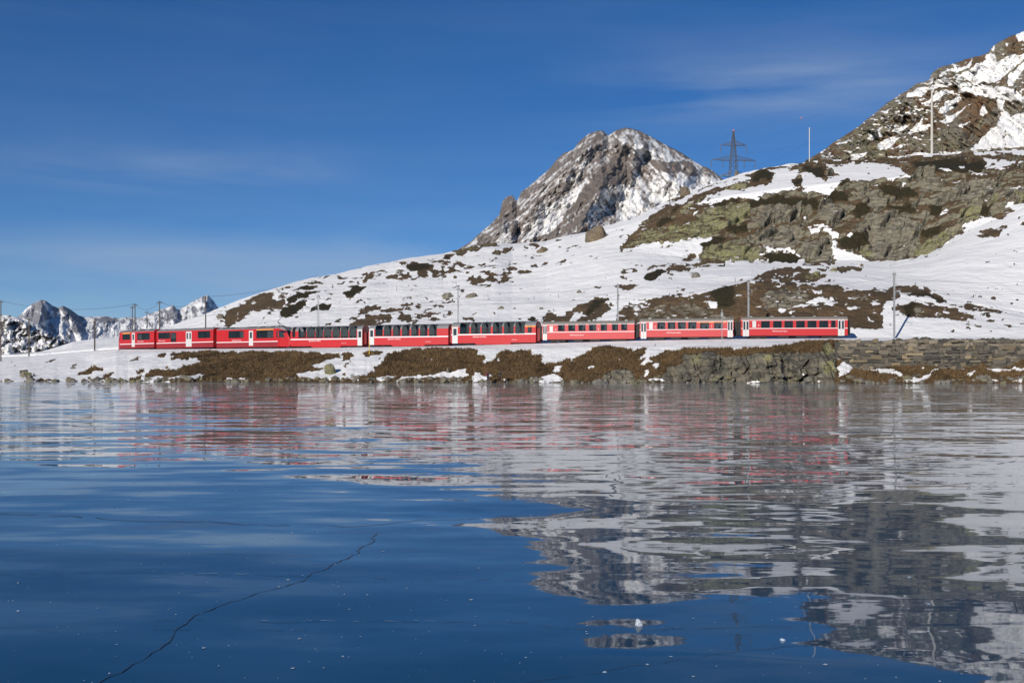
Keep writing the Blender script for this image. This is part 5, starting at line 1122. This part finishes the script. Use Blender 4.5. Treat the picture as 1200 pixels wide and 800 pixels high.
# ------------------------------------------------------------------ stone retaining wall
def stone_mat(name, c1, c2):
    m, n, l, b = new_mat(name); geo = n.new('ShaderNodeNewGeometry'); oi = n.new('ShaderNodeObjectInfo')
    a = noise(n, l, geo.outputs['Position'], 3.0, 6, .65); col = mixc(n, l, ramp(n, l, mth(n, l, 'ADD', mth(n, l, 'MULTIPLY', a, .6), mth(n, l, 'MULTIPLY', oi.outputs['Random'], .5)), .3, .75), c1, c2)
    l.new(col, b.inputs['Base Color']); b.inputs['Roughness'].default_value = .9
    bp = n.new('ShaderNodeBump'); bp.inputs['Strength'].default_value = .6; bp.inputs['Distance'].default_value = .12; l.new(a, bp.inputs['Height']); l.new(bp.outputs[0], b.inputs['Normal'])
    return m
M_st = [stone_mat('stone_dark', (.042, .038, .032), (.11, .095, .072)), stone_mat('stone_grey', (.07, .06, .045), (.155, .13, .095)), stone_mat('stone_tan', (.13, .10, .06), (.25, .195, .12)), stone_mat('stone_pale', (.12, .102, .075), (.22, .185, .135))]
M_joint = plain('wall_joint', (.05, .046, .04), .95, 0, .3, 2)
wall = empty('retaining_wall', (47, 152, 2.0)); tag(wall, 'old dry stone retaining wall holding the railway shelf above the lake', 'wall')
def wall_pt(px, z, out=0.0): d = float(D_shore(px))+5.6+(z-2)*.12; return Vector(((px-CX)/F*d, d-out, z))
wpx = np.arange(978, 1300, 8); m = MB()
f = [wall_pt(p, 1.5) for p in wpx]; t = [wall_pt(p, 5.62) for p in wpx]
for i in range(len(wpx)-1):
    m.add([f[i], f[i+1], t[i+1], t[i], t[i]+Vector((0, 2.4, .0)), t[i+1]+Vector((0, 2.4, .0))], [(0, 1, 2, 3), (3, 2, 5, 4)])
core = m.build('wall_core', M_joint, wall); core.matrix_parent_inverse = Matrix.Translation(-wall.location)
def stone_mesh(seed):
    bm = bmesh.new(); bmesh.ops.create_cube(bm, size=1); rs = random.Random(seed)
    for v in bm.verts: v.co += Vector((rs.uniform(-.16, .16), rs.uniform(-.14, .14), rs.uniform(-.16, .16)))
    bmesh.ops.bevel(bm, geom=bm.edges[:], offset=.09, segments=1, affect='EDGES')
    me = bpy.data.meshes.new('stone'); bm.to_mesh(me); bm.free(); return me
SM = [[stone_mesh(i) for i in range(6)] for _ in M_st]
for ms, mt in zip(SM, M_st):
    for q in ms: q.materials.append(mt)
rs = random.Random(21); nst = 0
rows = []; z = 1.9
while z < 5.5: hh = rs.uniform(.28, .58); rows.append((z, hh)); z += hh
for ri, (z, hh) in enumerate(rows):
    px = 984+rs.uniform(-4, 4); top = ri >= len(rows)-2
    while px < 1262:
        w = rs.choice((.35, .5, .7, .7, .9, 1.2, 1.7))*rs.uniform(.8, 1.2); d = float(D_shore(px))+5.6; dpx = w*F/d
        q = rs.random(); k = 3 if top and q < .45 else (0 if q < .60 else 1 if q < .91 else 2)
        c = wall_pt(px+dpx/2, z+hh/2+rs.uniform(-.11, .11), .08+rs.uniform(-.12, .12))
        o = bpy.data.objects.new('stone', rs.choice(SM[k])); COL.objects.link(o); o.parent = wall; o.location = c-wall.location
        o.scale = (w*rs.uniform(.9, 1.04), .5, hh*rs.uniform(.65, 1.35)); o.rotation_euler = (rs.uniform(-.12, .12), rs.uniform(-.10, .10), math.atan2(-(144.5-147), 26)*-1+rs.uniform(-.05, .05))
        px += dpx; nst += 1
# ------------------------------------------------------------------ boulders
def boulder_mat(name, c1, c2, c3):
    m, n, l, b = new_mat(name); geo = n.new('ShaderNodeNewGeometry'); p = geo.outputs['Position']
    a = noise(n, l, p, 1.6, 7, .65); q = noise(n, l, p, .5, 4)
    col = mixc(n, l, ramp(n, l, a, .35, .65), c1, c2); col = mixc(n, l, ramp(n, l, q, .45, .65), col, c3); l.new(col, b.inputs['Base Color']); b.inputs['Roughness'].default_value = .95
    bp = n.new('ShaderNodeBump'); bp.inputs['Strength'].default_value = .7; bp.inputs['Distance'].default_value = .3; l.new(a, bp.inputs['Height']); l.new(bp.outputs[0], b.inputs['Normal'])
    return m
M_bl = boulder_mat('boulder_lichen', (.12, .115, .05), (.23, .22, .10), (.15, .13, .10)); M_bg = boulder_mat('boulder_grey', (.10, .09, .075), (.22, .20, .165), (.15, .13, .06)); M_bb = boulder_mat('boulder_brown', (.10, .075, .045), (.20, .15, .09), (.13, .11, .085))
BL = [ # px, py of foot, width px, height px, profile range, material, label
 (698, 283, 22, 21, (7, 10.4), M_bb, 'big brown boulder perched on the snowy ridge below the scree'), (803, 231, 13, 14, (8, 10.4), M_bb, 'upright dark boulder on the crag edge against the peak'),
 (636, 296, 13, 8, (7, 10.4), M_bb, 'pale boulder in snow on the ridge left of the big brown one'), (524, 350, 12, 9, (6, 9), M_bg, 'grey boulder in the snow left of the mast with orange coach'), (552, 349, 12, 8, (6, 9), M_bg, 'tan boulder in a heath patch right of a mast'),
 (586.5, 362, 7, 4, (6, 9), M_bg, 'small grey stone alone in snow above the orange banded coach'), (679, 343, 6, 4, (6, 9), M_bg, 'small stone with grass tuft in the wide snow field'), (633.5, 362.5, 5, 3.4, (6, 9), M_bg, 'tiny rounded stone alone in the open snow field'),
 (257.5, 374, 8, 8, (6, 10.4), M_bl, 'lichen stone at the lower tip of the heath strip'), (386.5, 438.5, 15, 14, (1, 3.4), M_bl, 'green lichened boulder on the snowy bank under the panorama coach'),
 (30.5, 442, 12, 10, (1, 3.6), M_bl, 'mossy boulder in the snow bank at the lake edge'), (36, 446, 7, 9, (.9, 3), M_bl, 'narrow tilted stone beside the mossy boulder at the lake'), (816, 326, 10, 7, (6, 9), M_bg, 'split grey stone in snow below the yellow crag'),
 (81, 446, 9, 5, (.9, 2.6), M_bb, 'low brown stone at the lake edge by open snow'), (58, 446, 6, 3, (.9, 2.6), M_bb, 'small brown stone at the lake edge between two larger ones'), (111, 446.5, 9, 4.5, (.9, 2.6), M_bg, 'rounded grey stone at the lake edge below brown grass'),
 (132, 447, 9, 5, (.9, 2.6), M_bg, 'wide grey stone in the rubble at the lake edge'), (142, 447, 7, 5.5, (.9, 2.6), M_bl, 'greenish stone in the rubble at the lake edge'), (85.5, 432, 6, 3, (1, 3.6), M_bl, 'small lichened stone poking out of the smooth snow bank'), (863, 202.5, 4, 8, (9, 10.6), M_bg, 'small pointed stone on the skyline beside the pylon'),
 (957, 323, 9, 6, (6.4, 9), M_bl, 'lichened stone in snow above the heath ledge'), (977, 318, 8, 5, (6.4, 9), M_bl, 'flat lichened stone below the great crag'), (525, 437, 3.4, 8, (1, 3), M_bg, 'upright slab of stone in the brown grass bank'), (236.5, 446, 4, 5, (1, 2.6), M_bl, 'yellowish stone at the waterline below the railcar')]
for i, (px, py, w, h, tr, mt, lab) in enumerate(BL):
    g = ground_at(px, *tr, py=py-.3*h*.3); s = g.y/F
    o = lump('boulder', g-Vector((0, 0, h*s*.14)), w*s*.54, w*s*.5, h*s*.62, mt, 40+i, 3, .28, .5); tag(o, lab, 'boulder')
# rubble along the waterline
def rubble(n, px0, px1, dens, name, label, seed, mats):
    rs = random.Random(seed); vs = []; fs = []
    bm = bmesh.new(); bmesh.ops.create_icosphere(bm, subdivisions=1, radius=1); bv = [v.co.copy() for v in bm.verts]; bf = [tuple(v.index for v in f.verts) for f in bm.faces]; bm.free()
    for _ in range(n):
        px = rs.uniform(px0, px1); r = rs.choice((.12, .18, .18, .25, .25, .35, .5))*rs.uniform(.7, 1.3)
        if dens(px) < rs.random(): continue
        g = ground_at(px, .9, 1.25, d=float(D_shore(px))+rs.uniform(-.6, 1.4)); b = len(vs); q = Matrix.Rotation(rs.uniform(0, 6), 3, 'Z')
        for v in bv:
            c = q @ Vector((v.x*r*1.3, v.y*r, v.z*r*.75))*rs.uniform(.75, 1.15); vs.append((g.x+c.x, g.y+c.y, max(0.0, g.z)+c.z+r*.2))
        fs += [tuple(i+b for i in f) for f in bf]
    me = bpy.data.meshes.new(name); me.from_pydata(vs, [], fs); me.materials.append(mats); o = bpy.data.objects.new(name, me); COL.objects.link(o)
    tag(o, label, 'stones', None, 'stuff')
rubble(900, -40, 1240, lambda p: float(np.interp(p, [-40, 60, 110, 160, 250, 420, 470, 530, 560, 700, 760, 800, 980, 1000, 1240], [.3, .3, .7, .8, .5, .5, 1, 1, .4, .5, .8, .5, .3, .6, .7])), 'shore_rubble', 'small loose stones along the edge of the frozen lake', 9, M_bg)
# dry grass and heath on the bank and the lower slope
def grass():
    pxs, T, P, c = NEAR; rs = np.random.RandomState(4); vs = []; fs = []
    a = (1-c['snow'])*(1-np.clip(c['rock']*1.2, 0, 1)); inside = ((pxs > -30) & (pxs < 1230))[None] & (T > 1.03) & (T < 7.6) & ((T < 3.6) | (T > 6.0))
    w = (a*inside*np.where(T < 3.6, 1.0, .55)); idx = np.flatnonzero(w.reshape(-1) > .55); idx = rs.choice(idx, min(30000, len(idx)), replace=True)
    p = P.reshape(-1, 3)[idx]; n = len(idx); p = p+np.stack([rs.uniform(-.12, .12, n), rs.uniform(-.12, .12, n), np.zeros(n)], 1)
    V = np.zeros((n, 3, 3, 3))
    for k in range(3):
        h = rs.uniform(.08, .34, n)*np.where(rs.rand(n) < .08, 1.5, 1); t = rs.uniform(0, 6.28, n); lx = rs.uniform(-.25, .25, n); ly = rs.uniform(-.25, .1, n); wd = rs.uniform(.03, .09, n)
        dx = np.cos(t)*wd; dy = np.sin(t)*wd
        V[:, k, 0] = p+np.stack([-dx, -dy, n*[-.05]], 1); V[:, k, 1] = p+np.stack([dx, dy, n*[-.05]], 1); V[:, k, 2] = p+np.stack([lx, ly, h], 1)
    me = bpy.data.meshes.new('dry_grass'); v = V.reshape(-1, 3); me.vertices.add(len(v)); me.vertices.foreach_set('co', v.reshape(-1).astype(np.float32))
    me.loops.add(len(v)); me.loops.foreach_set('vertex_index', np.arange(len(v), dtype=np.int32)); me.polygons.add(len(v)//3); me.polygons.foreach_set('loop_start', np.arange(0, len(v), 3, dtype=np.int32)); me.polygons.foreach_set('loop_total', np.full(len(v)//3, 3, np.int32)); me.update(calc_edges=True)
    m, nn, l, b = new_mat('dry_grass'); geo = nn.new('ShaderNodeNewGeometry'); f = noise(nn, l, geo.outputs['Position'], 1.4, 5, .7); g2 = noise(nn, l, geo.outputs['Position'], .3, 5, .65); g3 = noise(nn, l, geo.outputs['Position'], .16, 4, .6)
    col = mixc(nn, l, ramp(nn, l, f, .3, .7), (.062, .042, .021), (.20, .128, .064)); col = mixc(nn, l, ramp(nn, l, g2, .45, .7), col, (.20, .125, .06)); col = mixc(nn, l, ramp(nn, l, g3, .5, .68), col, (.045, .032, .018)); l.new(col, b.inputs['Base Color']); b.inputs['Roughness'].default_value = .95; b.inputs['Specular IOR Level'].default_value = .1
    me.materials.append(m); o = bpy.data.objects.new('dry_grass', me); COL.objects.link(o); tag(o, 'brown dry grass and heath covering the bank below the track', 'grass', None, 'stuff')
grass()
# ------------------------------------------------------------------ two people on the shore
def skin(name, verts, edges, radii, mat, parent, sub=1):
    me = bpy.data.meshes.new(name); me.from_pydata(verts, edges, []); o = bpy.data.objects.new(name, me); COL.objects.link(o); o.parent = parent
    o.modifiers.new('Skin', 'SKIN'); sv = me.skin_vertices[0].data
    for i, r in enumerate(radii): sv[i].radius = (r, r) if not isinstance(r, tuple) else r
    sv[0].use_root = True; s = o.modifiers.new('Subdivision', 'SUBSURF'); s.levels = sub; s.render_levels = sub; me.materials.append(mat); return o
M_skin = plain('skin', (.55, .33, .24), .6); M_hair = plain('hair_dark', (.02, .015, .012), .7); M_shoe = plain('boots', (.05, .03, .02), .7)
M_jp = plain('jacket_purple', (.045, .012, .045), .8); M_tb = plain('trousers_dark', (.012, .012, .028), .85); M_pk = plain('backpack_red', (.22, .035, .03), .8); M_jk = plain('jacket_black', (.014, .02, .02), .8); M_tk = plain('trousers_black', (.012, .010, .010), .85)
def person(loc, rz, label, jack, trou, pose, pack):
    e = empty('person', loc, rz); tag(e, label, 'person', 'people on the lake shore')
    # x forward, y left, z up
    st, sh, el, ha, fo = pose['stride'], 1.40, pose['elbow'], pose['hand'], pose['foot']
    V = [(0, 0, .92), (.01, 0, 1.15), (.0, 0, 1.36), (.03, 0, 1.47), (.06, 0, 1.60), (.06, 0, 1.67)]; E = [(0, 1), (1, 2), (2, 3), (3, 4), (4, 5)]; Rr = [(.13, .16), (.12, .15), (.13, .17), .055, (.085, .10), .07]
    for k, sy in enumerate((-1, 1)):
        b = len(V); V += [(0, sy*.19, 1.38), (el[k][0], sy*.24+el[k][1], el[k][2]), (ha[k][0], sy*.22+ha[k][1], ha[k][2])]; E += [(2, b), (b, b+1), (b+1, b+2)]; Rr += [.06, .045, .035]
        hx, hz = ha[k][0], ha[k][2]; hy = sy*.22+ha[k][1]
        d = Vector((hx-el[k][0], 0, hz-el[k][2])).normalized()
        for q, (fy, ln) in enumerate(((-.03, .07), (-.01, .085), (.01, .08), (.03, .065), (.045, .045))):
            V.append((hx+d.x*ln, hy+fy, hz+d.z*ln)); E.append((b+2, len(V)-1)); Rr.append(.009)
        b = len(V); V += [(0, sy*.09, .88), (fo[k][0]*.5+.05, sy*.1, .48), (fo[k][0], sy*.1, .08), (fo[k][0]+.15, sy*.11, .04)]; E += [(0, b), (b, b+1), (b+1, b+2), (b+2, b+3)]; Rr += [.085, .06, .045, .04]
    skin('body', V, E, Rr, M_skin, e)
    J = [(0, 0, .84), (.01, 0, 1.12), (0, 0, 1.37), (.02, 0, 1.44)]; JE = [(0, 1), (1, 2), (2, 3)]; JR = [(.17, .20), (.155, .185), (.155, .20), .08]
    for k, sy in enumerate((-1, 1)):
        b = len(J); J += [(0, sy*.2, 1.38), (el[k][0], sy*.24+el[k][1], el[k][2]), (el[k][0]+(ha[k][0]-el[k][0])*.88, sy*.23+ha[k][1]*.9, el[k][2]+(ha[k][2]-el[k][2])*.88)]; JE += [(2, b), (b, b+1), (b+1, b+2)]; JR += [.085, .068, .055]
    skin('jacket', J, JE, JR, jack, e)
    Tt = [(0, 0, .92)]; TE = []; TR = [(.15, .18)]
    for k, sy in enumerate((-1, 1)):
        b = len(Tt); Tt += [(0, sy*.095, .85), (fo[k][0]*.5+.05, sy*.1, .48), (fo[k][0]*.95, sy*.1, .12)]; TE += [(0, b), (b, b+1), (b+1, b+2)]; TR += [.11, .085, .075]
    skin('trousers', Tt, TE, TR, trou, e)
    for k, sy in enumerate((-1, 1)): skin('boot', [(fo[k][0]-.05, sy*.105, .07), (fo[k][0]+.05, sy*.105, .06), (fo[k][0]+.19, sy*.11, .045)], [(0, 1), (1, 2)], [.07, .06, .045], M_shoe, e)
    skin('hair', [(.035, 0, 1.60), (.045, 0, 1.67), (.02, 0, 1.55)], [(0, 1), (0, 2)], [(.10, .105), .09, .08], M_hair, e)
    if pack: skin('backpack', [(-.22, 0, 1.0), (-.24, 0, 1.18), (-.2, 0, 1.36)], [(0, 1), (1, 2)], [(.12, .15), (.13, .16), (.09, .13)], M_pk, e)
    else:
        m = MB(); hx, hz = ha[0][0]+.1, ha[0][2]+.06; m.box(hx-.05, hx+.05, -.22+ha[0][1]-.07, -.22+ha[0][1]+.07, hz-.05, hz+.05); c = m.build('camera', M_black); c.parent = None; c.matrix_world = Matrix.Translation(loc) @ Matrix.Rotation(rz, 4, 'Z')
        tag(c, 'small black camera held up by the person with raised arms', 'camera')
d = float(D_shore(572))-.7
person(Vector(((571.6-CX)/F*d, d, 0.0)), .15, 'walker in a purple jacket with a red backpack on the lake shore', M_jp, M_tb, dict(stride=.2, elbow=((-.12, 0, 1.12), (.10, 0, 1.12)), hand=((-.02, 0, .90), (.26, 0, .98)), foot=((.18, 0), (-.12, 0))), True)
person(Vector(((585.6-CX)/F*d, d, 0.0)), .0, 'person all in black holding a camera up on the lake shore', M_jk, M_tk, dict(stride=.0, elbow=((.22, .04, 1.28), (.20, -.04, 1.25)), hand=((.38, .1, 1.56), (.38, -.1, 1.54)), foot=((.02, 0), (-.04, 0))), False)
# ------------------------------------------------------------------ thin mountain air
def haze():
    m = bpy.data.materials.new('haze'); m.use_nodes = True; n = m.node_tree.nodes; l = m.node_tree.links; n.clear()
    out = n.new('ShaderNodeOutputMaterial'); v = n.new('ShaderNodeVolumePrincipled'); v.inputs['Color'].default_value = (.35, .6, 1.0, 1); v.inputs['Density'].default_value = 0.7e-5; v.inputs['Anisotropy'].default_value = .1
    l.new(v.outputs[0], out.inputs['Volume'])
    b = MB(); b.box(-12000, 14000, -4000, 36000, -3200, 2600); o = b.build('haze', m); tag(o, 'thin bluish mountain air over the whole valley', 'haze', None, 'stuff')
haze()
